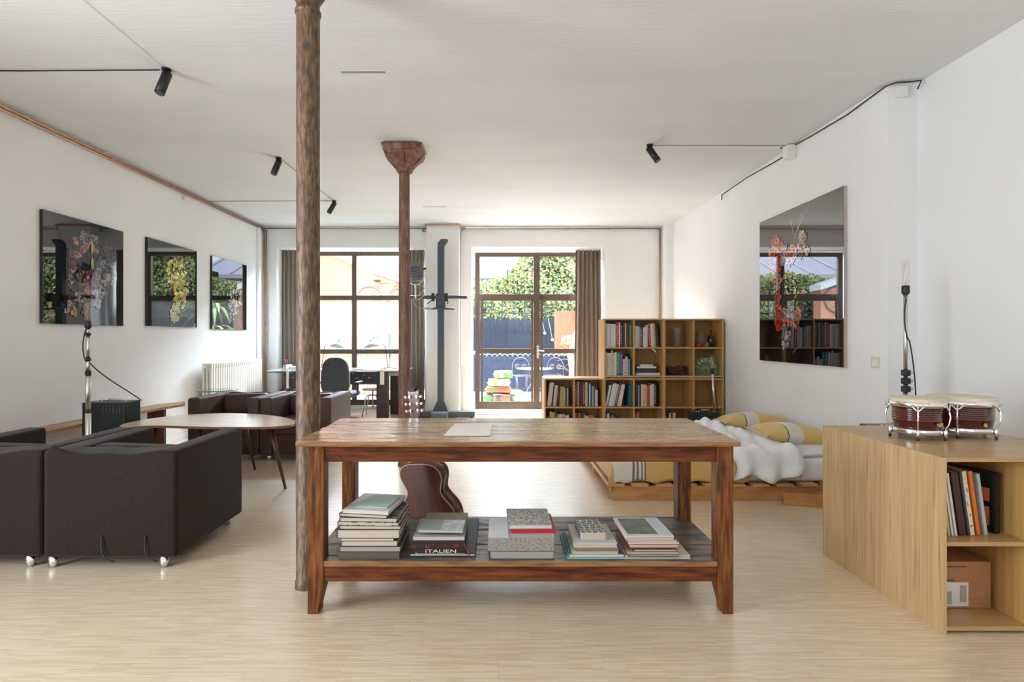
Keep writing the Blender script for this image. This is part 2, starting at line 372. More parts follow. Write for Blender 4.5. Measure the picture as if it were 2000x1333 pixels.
# ---------------------------------------------------------------- cast-iron columns
IRON1 = M('peeling_brown_paint', (.05, .022, .010), (.27, .15, .068), rough=.42, scale=(110, 110, 14), c3=(.06, .04, .026), c3scale=(55, 55, 17), c3lo=.46, c3hi=.66, bump=.8, bscale=(70, 70, 12), rvar=.2, detail=6, spec=.6)
IRON2 = M('peeling_red_paint', (.11, .042, .026), (.27, .125, .08), rough=.5, scale=(50, 50, 6), c3=(.26, .19, .13), c3scale=(20, 20, 7), c3lo=.56, c3hi=.66, bump=.7, bscale=(60, 60, 20), rvar=.2, detail=6)
t = thing('column', 'weathered brown cast-iron column beside the left end of the worktable', 'column', (-.996, 2.79, 0))
r = .0595
bm = NB(); lathe(bm, [(r+.006, 0), (r+.006, .03), (r, .04), (r+.001, 1.2), (r-.001, 2.3), (r, 3.0)], 40, cap=False); obj('shaft', bm, IRON1, t, 'auto')
bm = NB(); lathe(bm, [(r-.01, 2.985), (r+.005, 2.99), (r+.007, 3.0), (r+.005, 3.01), (r-.002, 3.015), (r, 3.05), (r+.04, 3.12), (r+.07, 3.15), (r+.07, CZ)], 40, cap=False); obj('capital', bm, IRON1, t, 'auto')
t = thing('column', 'slender reddish cast-iron column with flared capital, standing behind the worktable', 'column', (-.955, 5.42, 0))
r = .0575
bm = NB(); lathe(bm, [(r+.008, 0), (r+.008, .02), (r+.002, .035), (r, 1.5), (r-.004, 3.0)], 36, cap=False); obj('shaft', bm, IRON2, t, 'auto')
bm = NB()   # flared bracket capital: stepped, with octagonal head
def octa(hw, c): return [(-hw, -hw+c), (-hw+c, -hw), (hw-c, -hw), (hw, -hw+c), (hw, hw-c), (hw-c, hw), (-hw+c, hw), (-hw, hw-c)]
lv = [(.07, .03, 2.98), (.078, .035, 3.0), (.095, .03, 3.04), (.14, .035, 3.10), (.175, .04, 3.13), (.178, .04, 3.155), (.19, .04, 3.165), (.19, .04, 3.215), (.205, .045, 3.22), (.205, .045, CZ)]
rings = [[bm.verts.new((x, y, z)) for x, y in octa(hw, c)] for hw, c, z in lv]
for A, B in zip(rings, rings[1:]):
    for k in range(8): bm.faces.new((A[k], A[(k+1) % 8], B[(k+1) % 8], B[k]))
bm.faces.new(rings[0][::-1]); bm.faces.new(rings[-1])
obj('capital', bm, IRON2, t)
bm = NB()
for k in range(4):
    a = PI/2*k; m_ = Matrix.Rotation(a, 4, 'Z')
    b0 = box(bm, -.03, -.198, 3.02, .03, -.06, 3.15, bev=.006, rot=None)
    # gusset rib: slope its outer lower edge
v_all = list(bm.verts)
bm.free(); bm = NB()
for k in range(4):
    a = PI/2*k; c, s = math.cos(a), math.sin(a)
    def T(x, y, z): return (x*c-y*s, x*s+y*c, z)
    pr = [(-.05, 2.97), (-.10, 3.03), (-.165, 3.10), (-.196, 3.15), (-.05, 3.15)]
    A = [bm.verts.new(T(-.024, y, z)) for y, z in pr]; B = [bm.verts.new(T(.024, y, z)) for y, z in pr]
    bm.faces.new(A); bm.faces.new(B[::-1])
    for i in range(5): bm.faces.new((A[i], B[i], B[(i+1) % 5], A[(i+1) % 5]))
bmesh.ops.recalc_face_normals(bm, faces=bm.faces[:])
obj('rib', bm, IRON2, t)['kind'] = 'stuff'

# ---------------------------------------------------------------- worktable
WTOP = M('worn_pale_tabletop', (.30, .165, .07), (.56, .39, .22), rough=.24, scale=(3.2, 60, 20), c3=(.17, .105, .06), c3scale=(7, 34, 5), c3lo=.52, c3hi=.70, rvar=.22, bump=.5, bscale=(4, 50, 20), detail=7, spec=.6)
WEDGE = M('table_edge_wood', (.17, .06, .018), (.38, .19, .07), rough=.4, scale=(7, 60, 90), detail=5)
WRED = M('reddish_oiled_wood', (.06, .013, .005), (.21, .065, .02), rough=.45, scale=(5, 70, 60), spec=.2, c3=(.05, .013, .008), c3scale=(4, 14, 26), c3lo=.5, c3hi=.7, bump=.25, detail=6)
WREDV = M('reddish_oiled_wood_upright', (.062, .014, .0055), (.27, .10, .03), rough=.45, spec=.2, scale=(70, 70, 6), c3=(.045, .018, .010), c3scale=(26, 26, 4), c3lo=.52, c3hi=.68, bump=.3, detail=6)
WSHELF = M('blue_grey_worn_boards', (.09, .08, .07), (.24, .19, .14), rough=.3, scale=(5, 60, 20), c3=(.05, .07, .095), c3scale=(5, 22, 5), c3lo=.48, c3hi=.62, rvar=.2, bump=.5, bscale=(5, 40, 20), detail=7)
t = thing('worktable', 'long rustic reddish-brown wooden worktable with a shelf of book piles beneath', 'table', (0, 0, 0))
random.seed(4)
TX0, TX1, TY0, TY1, TZ = -.935, 1.125, 2.46, 3.18, .82
ys_ = [TY0, 2.66, 2.865, 3.03, TY1]
for i in range(4):
    bm = NB(); g = .0022
    e0 = random.uniform(-.004, .004); e1 = random.uniform(-.004, .004)
    box(bm, TX0+e0, ys_[i]+(g if i else 0), TZ-.025, TX1+e1, ys_[i+1]-(g if i < 3 else 0), TZ-random.uniform(0, .0018), bev=.0035)
    bm.normal_update()
    for f in bm.faces: f.material_index = 0 if f.normal.z > .6 else 1
    obj('plank', bm, [WTOP, WEDGE], t)
bm = NB(); lx = [(-.895, -.82), (1.03, 1.105)]
box(bm, -.82, 2.513, .713, 1.03, 2.543, .795, bev=.002); obj('apron', bm, WRED, t)
bm = NB(); box(bm, -.82, 3.095, .713, 1.03, 3.125, .795, bev=.002); obj('apron', bm, WRED, t)
for x0 in (-.875, 1.055):
    bm = NB(); box(bm, x0, 2.575, .713, x0+.03, 3.06, .795, bev=.002); obj('apron', bm, WRED, t)
for i, (x0, x1) in enumerate(lx):
    for y0, y1, front in ((2.5, 2.575, True), (3.05, 3.13, False)):
        bm = NB()
        # straight outer edge, inner edge cut in below the lower rail
        inn = 1 if i == 0 else -1
        xo = x0 if i == 0 else x1; xi = x1 if i == 0 else x0
        prof = [(xo, 0), (xi-inn*.026, 0), (xi-inn*.024, .03), (xi-inn*.014, .07), (xi-inn*.002, .115), (xi, .15), (xi, .795), (xo, .795)]
        A = [bm.verts.new((x, y0, z)) for x, z in prof]; B = [bm.verts.new((x, y1, z)) for x, z in prof]
        bm.faces.new(A if inn == 1 else A[::-1]); bm.faces.new(B[::-1] if inn == 1 else B)
        for k in range(len(prof)):
            q = (A[k], B[k], B[(k+1) % 8], A[(k+1) % 8]); bm.faces.new(q if inn == -1 else q[::-1])
        bmesh.ops.recalc_face_normals(bm, faces=bm.faces[:]); bevel_sharp(bm, .003, 2, 50)
        obj('leg', bm, WREDV, t)
for y0, y1 in ((2.505, 2.535), (3.095, 3.125)):
    bm = NB(); box(bm, -.82, y0, .152, 1.03, y1, .225, bev=.002); obj('rail', bm, WRED, t)
for x0 in (-.875, 1.055):
    bm = NB(); box(bm, x0, 2.575, .152, x0+.03, 3.05, .225, bev=.002); obj('rail', bm, WRED, t)
sy = [2.497, 2.70, 2.905, 3.125]
for i in range(3):   # shelf boards notched around the legs
    bm = NB(); g = .003
    x0, x1 = (-.818, 1.028) if i == 0 else (-.895, 1.105)
    if i == 2:
        box(bm, x0, sy[i]+g, .225, x1, 3.048, .25-random.uniform(0, .002), bev=.003); box(bm, -.818, 3.048, .225, 1.028, sy[i+1], .249)
    elif i == 0: box(bm, x0, sy[i], .225, x1, 2.577, .25, bev=.002); box(bm, -.895, 2.577, .225, 1.105, sy[1]-g, .249, bev=.003)
    else: box(bm, x0, sy[i]+g, .225, x1, sy[i+1]-g, .25-random.uniform(0, .002), bev=.003)
    bm.normal_update()
    for f in bm.faces: f.material_index = 0 if f.normal.z > .6 else 1
    obj('shelf_board', bm, [WSHELF, WEDGE], t)
bm = NB()
for x, y in ((-.90, 2.50), (-.86, 2.5), (1.08, 2.5), (1.09, 2.9), (1.085, 3.1), (-.90, 2.95), (-.89, 3.1), (1.09, 2.7)):
    cyl(bm, (x, y, TZ-.002), (x, y, TZ+.0008), .004, n=8)
obj('nail_head', bm, BLACK, t)['kind'] = 'stuff'
def C(r, g, b):
    f = lambda v: ((v/255+.055)/1.055)**2.4 if v > 10 else v/255/12.92
    return (f(r), f(g), f(b))
# paper on the top
bm = NB()
q = [(889, 829), (962, 829), (957, 852), (867, 852)]
P4 = [(px(x, .48*1040/(y-660)), .48*1040/(y-660)) for x, y in q]
prism(bm, P4[::-1] if False else P4, TZ+.0008, TZ+.004)
bmesh.ops.recalc_face_normals(bm, faces=bm.faces[:])
PAPER = M('thick_paper', C(238, 232, 220), C(242, 238, 228), rough=.7)
tag(obj('paper', bm, PAPER), 'off-white sheaf of paper lying on the worktable', 'paper')

# ---------------------------------------------------------------- book piles on the table shelf
_bc = {}
def bmat(c, rough=.45):
    k = 'cover_%02x%02x%02x' % tuple(int(x*255) for x in c)
    return M(k, c, tuple(x*.93+.004 for x in c), rough=rough, scale=(14, 14, 14), spec=.4)
def C(r, g, b):
    f = lambda v: ((v/255+.055)/1.055)**2.4 if v > 10 else v/255/12.92
    return (f(r), f(g), f(b))
PG = stripes('page_edges', C(206, 196, 180), C(168, 156, 140), 2, 900, .45, .8)
PGW = stripes('white_page_edges', C(215, 212, 205), C(178, 174, 168), 2, 900, .45, .8)
PGG = stripes('grey_page_edges', C(165, 163, 158), C(140, 138, 134), 2, 900, .45, .8)
PGD = stripes('dark_page_edges', C(88, 78, 64), C(70, 60, 48), 2, 900, .45, .8)
def lying_book(cx, cy, z, wx, dy, th, cover, pages=PG, ang=0, label='', spine=None, topmat=None, ct=.0022, group=None, board=.003, soft=False):
    t = thing('book', label, 'book', (cx, cy, z), (0, 0, R(ang)), group)
    if soft: board = 0; ct = .0008
    bm = NB()
    box(bm, -wx/2, -dy/2, 0, wx/2, dy/2, ct, bev=.0004, seg=1); box(bm, -wx/2, -dy/2, th-ct, wx/2, dy/2, th, bev=.0004, seg=1)
    # spine side: 'L','R','F' (left, right, front)
    s = spine or 'L'
    if s == 'L': box(bm, -wx/2-.001, -dy/2, 0, -wx/2+ct, dy/2, th, bev=.0006, seg=1)
    if s == 'R': box(bm, wx/2-ct, -dy/2, 0, wx/2+.001, dy/2, th, bev=.0006, seg=1)
    if s == 'F': box(bm, -wx/2, -dy/2-.001, 0, wx/2, -dy/2+ct, th, bev=.0006, seg=1)
    obj('cover', bm, cover, t)
    bm = NB()
    box(bm, -wx/2+(ct if s == 'L' else board), -dy/2+(ct if s == 'F' else board), ct, wx/2-(ct if s == 'R' else board), dy/2-board, th-ct)
    obj('page_block', bm, pages, t)
    if topmat:
        bm = NB(); box(bm, -wx/2+.0015, -dy/2+.0015, th-.0002, wx/2-.0015, dy/2-.0015, th+.0004); obj('cover_print', bm, topmat, t)
    return t
YS = 2.52
def pile(rows, yfront=YS, z=.251):
    """rows bottom to top: x0,x1 (photo columns at the front), thickness m, depth m, colour, pages, extras"""
    out = []
    for r_ in rows:
        x0, x1, th, dp, col, pg, kw = r_
        yf = yfront+kw.pop('back', 0)
        X0, X1 = px(x0, yf), px(x1, yf)
        col = col if hasattr(col, 'node_tree') else bmat(col)
        out.append(lying_book((X0+X1)/2, yf+dp/2, z, X1-X0, dp, th, col, pg, **kw)); z += th+.0006
    return z
G1, G2, G3, G4, G5 = ['books in the %s pile on the worktable shelf' % s for s in ('leftmost', 'second', 'middle', 'fourth', 'rightmost')]
BWPHOTO = M('grey_photo_print', C(48, 46, 46), C(150, 145, 142), rough=.3, scale=(9, 18, 5), detail=5, lo=.42, hi=.6)
PATT = printed('patterned_spine', C(190, 184, 170), C(60, 56, 54), (70, 70, 160), .52)
pile([
    (661, 780, .033, .30, C(92, 82, 68), PGD, dict(label='thick dark grey book at the bottom of the leftmost pile', group=G1, spine='F')),
    (662, 782, .026, .295, C(62, 60, 62), PGG, dict(label='pale grey large book second from bottom of the leftmost pile', group=G1)),
    (666, 776, .026, .28, C(104, 92, 76), PG, dict(label='cream-edged book low in the leftmost pile, beneath the thin pinkish one', group=G1)),
    (667, 768, .010, .25, C(180, 164, 156), PG, dict(label='thin pinkish-white book under the maroon-spined one, leftmost pile', group=G1, soft=True)),
    (658, 780, .042, .28, C(74, 28, 28), PG, dict(label='thick book with dark maroon spine in the middle of the leftmost pile', group=G1)),
    (663, 783, .018, .27, C(84, 74, 66), PG, dict(label='beige-edged softcover above the maroon-spined book, leftmost pile', group=G1, ang=-1)),
    (660, 781, .016, .27, PATT, PG, dict(label='book with black and cream patterned cover side, leftmost pile', group=G1, ang=-2)),
    (665, 778, .020, .26, C(72, 68, 66), PG, dict(label='book with creased black and white photo cover, leftmost pile', group=G1, topmat=BWPHOTO, ang=-3)),
    (668, 764, .017, .28, C(60, 50, 48), PG, dict(label='book with dark spine second from the top of the leftmost pile', group=G1, ang=-8)),
    (674, 768, .016, .27, C(226, 226, 226), PGW, dict(label='glossy white book under the mint booklet, leftmost pile', group=G1, ang=-8)),
])
zt = .251+.033+.026+.026+.010+.042+.018+.016+.020+.017+.016+.006
lying_book(px(738, 2.62), 2.655, zt, .155, .19, .006, bmat(C(178, 220, 210)), PG, ang=-10, label='mint green booklet on top of the leftmost book pile', group=G1, soft=True)
REDBK = printed('maroon_printed_cover', C(40, 14, 22), C(120, 24, 40), (60, 60, 60), .6)
pile([
    (800, 928, .014, .50, C(40, 52, 56), PGW, dict(label='large dark green-black album at the bottom of the second pile', group=G2, back=.03, spine='R')),
    (812, 908, .012, .26, C(196, 176, 160), PG, dict(label='slim tan softcover just above the dark album, second pile', group=G2, soft=True, back=.01)),
    (813, 909, .024, .26, C(26, 24, 26), PG, dict(label='black book lettered ITALIEN in white, second pile', group=G2, spine='F')),
    (806, 908, .022, .27, REDBK, PG, dict(label='dark maroon book in the middle of the second pile', group=G2, spine='F')),
    (808, 906, .014, .25, C(36, 28, 26), PG, dict(label='thin black book with gold spine lettering, second pile', group=G2, spine='F')),
    (807, 907, .016, .26, C(176, 180, 192), PG, dict(label='lilac-grey softcover third from top of the second pile', group=G2, soft=True)),
])
z2 = .251+.014+.012+.024+.022+.014+.016+.005
lying_book(px(868, 2.66), 2.75, z2, .215, .16, .012, bmat(C(132, 118, 82)), PG, ang=-1, label='olive-tan folder at the top rear of the second pile', group=G2)
lb = lying_book(px(863, 2.56), 2.605, z2+.0125, .215, .145, .014, bmat(C(150, 162, 148)), PG, ang=-2, label='small book with pale green and white photo cover, second pile top', group=G2)
bm = NB(); box(bm, .0, -.068, .0142, .104, .068, .0150); obj('cover_print', bm, M('white_photo', C(226, 226, 230), C(170, 170, 178), rough=.35, scale=(26, 26, 26), detail=5), lb)
tb = text_bm('ITALIEN', .030, .0004)
bmesh.ops.transform(tb, matrix=Matrix.Rotation(R(90), 4, 'X'), verts=tb.verts)
bmesh.ops.scale(tb, vec=(1.42, 1, .72), verts=tb.verts)
for o_ in [o for o in bpy.data.objects if o.get('label', '').startswith('black book lettered')]:
    bmesh.ops.translate(tb, vec=(0, -.1325, .0045), verts=tb.verts); obj('lettering', tb, bmat(C(225, 220, 210)), o_)
tb = text_bm('Lorenz Hunder', .010, .0003) if False else None
bm = NB(); tube(bm, [(px(906, 2.52), 2.515, .335), (px(911, 2.52), 2.50, .31), (px(916, 2.52), 2.498, .285), (px(915, 2.5), 2.50, .272)], [.0015, .0015, .003, .005], 6)
tag(obj('tassel', bm, bmat(C(150, 40, 50))), 'red tassel bookmark hanging from the second book pile', 'tassel')
# middle pile
DOTS = printed('grey_dotted_cloth', C(150, 144, 138), C(98, 92, 88), (150, 150, 150), .6)
WRITG = printed('grey_cover_white_writing', C(120, 118, 114), C(232, 230, 224), (170, 330, 20), .52)
pile([
    (956, 1082, .038, .30, C(70, 60, 60), PGG, dict(label='thick grey-edged book at the bottom of the middle pile', group=G3)),
    (953, 1082, .062, .29, DOTS, PGG, dict(label='very thick grey dotted cloth book in the middle pile', group=G3, spine='F', topmat=bmat(C(232, 232, 234)))),
    (993, 1083, .020, .22, C(168, 164, 162), PGG, dict(label='pale grey book with white cover edge under the red one', group=G3)),
    (998, 1085, .020, .22, C(176, 26, 44), PG, dict(label='bright red book in the middle pile', group=G3, spine='F', ang=1)),
    (992, 1078, .020, .24, C(150, 148, 144), PGW, dict(label='grey book covered in white handwriting, top of the middle pile', group=G3, topmat=WRITG, ang=1)),
])
tb = text_bm('BIENNALE', .010, .0003); bmesh.ops.transform(tb, matrix=Matrix.Rotation(R(90), 4, 'X'), verts=tb.verts)
if tb: tb.free()
SCAL = None
def scallop():
    m = bpy.data.materials.new('scallop_print'); m.use_nodes = True; N = m.node_tree.nodes; L = m.node_tree.links; b = N['Principled BSDF']; b.inputs['Roughness'].default_value = .5
    tc = N.new('ShaderNodeTexCoord'); v = N.new('ShaderNodeTexVoronoi'); v.inputs['Scale'].default_value = 34; v.voronoi_dimensions = '2D'; v.inputs['Randomness'].default_value = .55; v.feature = 'DISTANCE_TO_EDGE'
    L.new(tc.outputs['Object'], v.inputs[0]); r_ = N.new('ShaderNodeValToRGB'); L.new(v.outputs[0], r_.inputs[0]); r_.color_ramp.interpolation = 'CONSTANT'
    r_.color_ramp.elements[0].color = C(222, 224, 208)+(1,); r_.color_ramp.elements[1].position = .085; r_.color_ramp.elements[1].color = C(110, 116, 118)+(1,)
    L.new(r_.outputs[0], b.inputs['Base Color']); return m
SCAL = scallop()
pile([
    (1108, 1222, .010, .30, C(88, 178, 184), PG, dict(label='turquoise large thin book at the bottom of the fourth pile', group=G4)),
    (1112, 1218, .012, .29, C(92, 96, 120), PGW, dict(label='slate-blue book with a turquoise page edge, fourth pile', group=G4, soft=True)),
    (1118, 1208, .013, .27, C(176, 206, 176), PG, dict(label='pale green thin hardcover in the fourth pile', group=G4)),
    (1124, 1208, .017, .27, C(132, 108, 92), PG, dict(label='brown-edged book in the middle of the fourth pile', group=G4, spine='F')),
    (1122, 1206, .022, .26, C(206, 204, 202), PG, dict(label='light grey wide book under the small patterned one, fourth pile', group=G4)),
])
lying_book(px(1157, 2.58), 2.645, .251+.078, .118, .19, .036, SCAL, PG, ang=2, label='small fat book with grey scalloped pattern cover, fourth pile top', group=G4)
MAG = bmat(C(226, 228, 232))
pile([
    (1221, 1349, .016, .31, C(222, 216, 200), PG, dict(label='large cream book at the bottom of the rightmost pile', group=G5)),
    (1228, 1326, .010, .27, C(60, 56, 54), PG, dict(label='thin black-edged book second from the bottom, rightmost pile', group=G5, back=-.012)),
    (1226, 1326, .012, .26, C(170, 150, 132), PG, dict(label='dark-tipped beige book in the lower rightmost pile', group=G5, back=-.012)),
    (1238, 1322, .012, .26, C(66, 76, 48), PG, dict(label='thin olive green book in the rightmost pile', group=G5, back=-.015)),
    (1230, 1326, .018, .26, C(178, 36, 34), PG, dict(label='crimson hardcover with cream pages in the rightmost pile', group=G5, spine='R')),
    (1228, 1326, .009, .26, C(214, 150, 140), PGW, dict(label='thin pinkish softcover between two red books, rightmost pile', group=G5, soft=True)),
    (1228, 1322, .010, .25, C(206, 84, 62), PG, dict(label='orange-red softcover third from top, rightmost pile', group=G5, soft=True, ang=-1)),
    (1222, 1316, .012, .25, C(216, 170, 166), PG, dict(label='pale pink softcover just under the white magazine', group=G5, soft=True)),
])
zm = .251+.016+.010+.012+.012+.018+.009+.010+.012+.006
mg = lying_book(px(1268, 2.52), 2.645, zm, .228, .26, .007, MAG, PGW, ang=1, label='white magazine with a dark photograph, top of the rightmost pile', group=G5, soft=True)
bm = NB(); box(bm, -.098, -.105, .0072, .045, .11, .0078); obj('cover_print', bm, M('dark_photo', C(70, 82, 80), C(120, 124, 112), rough=.3, scale=(14, 14, 14), detail=6), mg)
bm = NB(); box(bm, .055, -.03, .0072, .092, .085, .0076); obj('cover_lettering', bm, printed('pale_blue_lettering', C(226, 228, 232), C(170, 206, 220), (90, 60, 1), .55), mg)

# ---------------------------------------------------------------- oak cabinets (right foreground) and bookcase
def shelf_unit(name, label, cat, x0, y0, z0, w_, d_, h_, back=True, flip=False, group=None, t_=.0185):
    """2 x 2 cube unit; open side towards -Y (or +Y when flip)"""
    t = thing(name, label, cat, (x0, y0, z0), (0, 0, 0), group)
    for nm, x in (('side_panel', 0), ('side_panel', w_-t_)):
        bm = NB(); box(bm, x, 0, 0, x+t_, d_, h_, bev=.0008, seg=1); obj(nm, bm, OAKSIDE if cat == 'cabinet' and x == 0 else OAK, t)
    bm = NB(); box(bm, t_, .0005, h_-t_, w_-t_, d_, h_, bev=.0006, seg=1); obj('top_panel', bm, OAKTOP, t)
    bm = NB(); box(bm, t_, .0005, .014, w_-t_, d_, .014+t_, bev=.0006, seg=1); obj('bottom_panel', bm, OAKTOP, t)
    bm = NB(); box(bm, (w_-t_)/2, .002, .014+t_, (w_+t_)/2, d_-.012, h_-t_); obj('divider', bm, OAK, t)
    zc = .014+t_+(h_-2*t_-.014-t_)/2
    for xa, xb in ((t_, (w_-t_)/2), ((w_+t_)/2, w_-t_)):
        bm = NB(); box(bm, xa, .002, zc, xb, d_-.012, zc+t_, bev=.0006, seg=1); obj('shelf', bm, OAKTOP, t)
    bm = NB(); y_ = d_-.012 if not flip else 0
    box(bm, t_, y_, .014+t_, w_-t_, y_+.010, h_-t_); obj('back_panel', bm, OAK, t)
    return t, zc+t_
CX0, CW, CY0, CD, CH = 1.948, .775, 2.333, .431, .773
cab, zsh = shelf_unit('cabinet', 'low oak cube cabinet nearest the camera, bongo drums on top', 'cabinet', CX0, CY0, 0, CW, CD, CH)
shelf_unit('cabinet', 'second low oak cabinet standing against the back of the nearest one', 'cabinet', CX0, CY0+CD+.001, 0, CW, CD, CH, flip=True)
bm = NB()
for x, z in ((CX0+.025, zsh+.006), (CX0+.025, .048)): pass
for x, z in ((.0225, zsh+.007), (.0225, .040)): lathe(bm, [(.0035, 0), (.0035, .003), (.001, .004)], 8, (x, .02, z))
obj('shelf_pin', bm, STEEL, cab)['kind'] = 'stuff'

def standing(name_label, x, y, z, th, d_, h_, col, lean=0, pages=None, group=None, print_=None, yaw=0, bot=0):
    """upright book, spine towards -Y; x = left edge at the foot; lean>0 tips right"""
    bm = NB()
    # pages slightly recessed, cover wraps: material 0 cover, 1 pages
    c_ = min(.002, th*.2)
    box(bm, 0, 0, 0, th, c_, h_, 0); box(bm, 0, c_, 0, c_, d_, h_, 0); box(bm, th-c_, c_, 0, th, d_, h_, 0)
    box(bm, c_, c_, .002, th-c_, d_-.003, h_-.003, 1)
    if print_ is not None:
        box(bm, th*.22, -.0005, h_*bot+h_*.12, th*.78, .0002, h_*.9, 2)
    mats = [col if hasattr(col, 'node_tree') else bmat(col), pages or PGW]+([print_] if print_ is not None else [])
    o = obj('book', bm, mats)
    ry = R(lean)
    o.rotation_euler = (0, ry, R(yaw))
    o.location = (x, y, z+(th*math.sin(ry) if ry > 0 else 0)+.0004)
    return tag(o, name_label, 'book', None if group is None else group)
ORD = ['first', 'second', 'third', 'fourth', 'fifth', 'sixth', 'seventh', 'eighth', 'ninth', 'tenth', 'eleventh', 'twelfth', 'thirteenth', 'fourteenth', 'fifteenth', 'sixteenth']
# items in the cabinet
box_t = thing('cardboard_box', 'brown cardboard parcel box with a white shipping label in the cabinet', 'box', (CX0+.022, 2.49, .0335))
CARD = M('cardboard', C(166, 116, 78), C(180, 130, 92), rough=.8, scale=(4, 4, 40))
bm = NB(); box(bm, 0, 0, 0, .335, .24, .218, bev=.004); obj('carton', bm, CARD, box_t)
bm = NB(); box(bm, 0, -.0012, .010, .228, -.0004, .122); obj('shipping_label', bm, bmat(C(226, 222, 216)), box_t)
bm = NB(); box(bm, .188, -.0018, .030, .218, -.0013, .108); box(bm, .118, -.0018, .020, .150, -.0013, .080)
obj('barcode', bm, stripes('barcode', C(226, 222, 216), C(24, 24, 24), 2, 210, .5, .6), box_t)
bm = NB(); box(bm, .10, -.0014, .192, .22, -.0006, .198); box(bm, .12, -.0014, .128, .16, -.0006, .136); obj('printed_line', bm, bmat(C(110, 70, 44)), box_t)
gcab = 'books in the low oak cabinet'
zz0 = zsh+.001
cb = [  # x, th, h, lean, colour, label
    (0.022, .010, .300, -8, C(196, 168, 122), 'tan slim book, farthest left in the low cabinet'),
    (0.040, .008, .300, -8, C(214, 212, 208), 'thin white book beside the tan one in the low cabinet'),
    (0.056, .010, .285, -8, C(222, 216, 204), 'cream book left of the brown one in the low cabinet'),
    (0.078, .030, .290, -8, C(70, 34, 22), 'thick dark brown book in the low cabinet'),
    (0.116, .008, .290, -8, C(58, 62, 72), 'thin slate book right of the brown one in the low cabinet'),
    (0.130, .018, .292, -8, C(226, 216, 190), 'cream book with faint lettering left of the orange one'),
    (0.160, .016, .292, -8, C(214, 110, 40), 'orange spined book in the low cabinet'),
    (0.196, .014, .280, -8, C(176, 184, 184), 'pale grey-blue book right of the orange one in the low cabinet'),
]
wr = printed('spine_writing_dark', C(226, 216, 190), C(120, 108, 90), (120, 1, 60), .58)
for i, (x, th, h, ln, col, lb_) in enumerate(cb):
    standing(lb_, CX0+x*1.02+.036+.0225, 2.40+i*.002, zz0, th, .22, h, col, ln, PG, gcab, wr if i == 5 else None)
o = standing('black hardcover with orange blocks on its cover, farthest right in the low cabinet', CX0+.322, 2.43, zz0, .030, .23, .275, C(16, 16, 17), 0, PGD, gcab, printed('gold_spine', C(16, 16, 17), C(60, 60, 56), (200, 1, 40), .6), yaw=0)
o.rotation_euler = (0, R(1), R(18)); 
bm = NB(); box(bm, -.0008, .025, .03, -.0002, .17, .115); box(bm, -.0008, .025, .14, -.0002, .17, .20)
obj('orange_block', bm, bmat(C(206, 104, 44)), o)

# bookcase behind: five stacked modules
BY, BW, BD = 6.9, .773, .40
BX = [.598, 1.374, 2.149]
g_b = 'oak cube modules of the tall bookcase'
mods = [(0, 0, 'low oak bookcase module left, filled with books, below the door curtain'),
        (1, 0, 'lower oak bookcase module in the middle, leaning white books and blue book inside'),
        (1, 1, 'upper oak bookcase module in the middle, green and blue books inside'),
        (2, 0, 'lower right oak bookcase module with two empty cubes'),
        (2, 1, 'upper right oak bookcase module holding glasses, bottle and a green board')]
ZF = {}
for c_, r_, lb_ in mods:
    t, zs_ = shelf_unit('bookcase', lb_, 'bookcase', BX[c_], BY, r_*.7735, BW, BD, .7725)
    ZF[(c_, r_, 0)] = r_*.7735+.014+.0185; ZF[(c_, r_, 1)] = zs_+r_*.7735
COLN = {'w': (C(214, 212, 206), 'white'), 'W': (C(192, 190, 184), 'off-white'), 'g': (C(150, 146, 140), 'grey'), 'k': (C(34, 33, 34), 'black'), 'K': (C(58, 54, 54), 'charcoal'),
        'r': (C(170, 38, 34), 'red'), 'o': (C(200, 82, 40), 'orange'), 'y': (C(176, 168, 44), 'lime yellow'), 'b': (C(30, 76, 150), 'blue'), 'G': (C(30, 120, 60), 'green'),
        't': (C(24, 98, 116), 'teal'), 'c': (C(204, 188, 156), 'cream'), 'T': (C(168, 138, 96), 'tan'), 'm': (C(110, 34, 54), 'burgundy'), 's': (C(150, 176, 160), 'sage green'),
        'l': (C(96, 160, 190), 'light blue'), 'p': (C(196, 150, 160), 'pink'), 'B': (C(120, 72, 40), 'brown'), 'n': (C(70, 90, 60), 'olive')}
def row(c_, r_, s_, half, spec, where):
    """spec: list of (code, px width, px height, lean) from the left of the cube"""
    inner = (BW-3*.0185)/2
    x0 = BX[c_]+.0185+(0 if half == 0 else inner+.0185)
    z = ZF[(c_, r_, s_)]; k = BY/1040; x = x0+.004
    cnt = {}
    names = [COLN[q[0]][1] for q in spec]
    prev = None
    for i, q in enumerate(spec):
        code, wpx, hpx = q[:3]; lean = q[3] if len(q) > 3 else 0; pr = q[4] if len(q) > 4 else None
        col, cn = COLN[code]; th = wpx*k-.0012; h = hpx*k; cnt[cn] = cnt.get(cn, 0)+1
        if lean and not prev: x += h*math.sin(R(abs(lean))) if lean < 0 else 0
        prev = lean
        ks = ('slim' if wpx < 4 else 'wide' if wpx > 6.5 else '')+' '+cn
        lbl = '%s book, %s from left in the %s' % (ks.strip(), ORD[i], where)
        pm = None
        if pr or wpx >= 4.5:
            dk = sum(col) > .5
            pm = printed('spine_print_'+('dark' if dk else 'light')+code, col, C(50, 46, 44) if dk else C(212, 206, 192), (180, 1, 70), .56)
        dd = .20+.03*((i*7) % 5)/5
        standing(lbl, x, BY+.045+((i*5) % 4)*.004, z, th/math.cos(R(lean)) if lean else th, dd, min(h, .345), col, lean, PGW if code in 'wWkg' else PG, 'books in the '+where, pm)
        x += th/math.cos(R(lean))+.0012
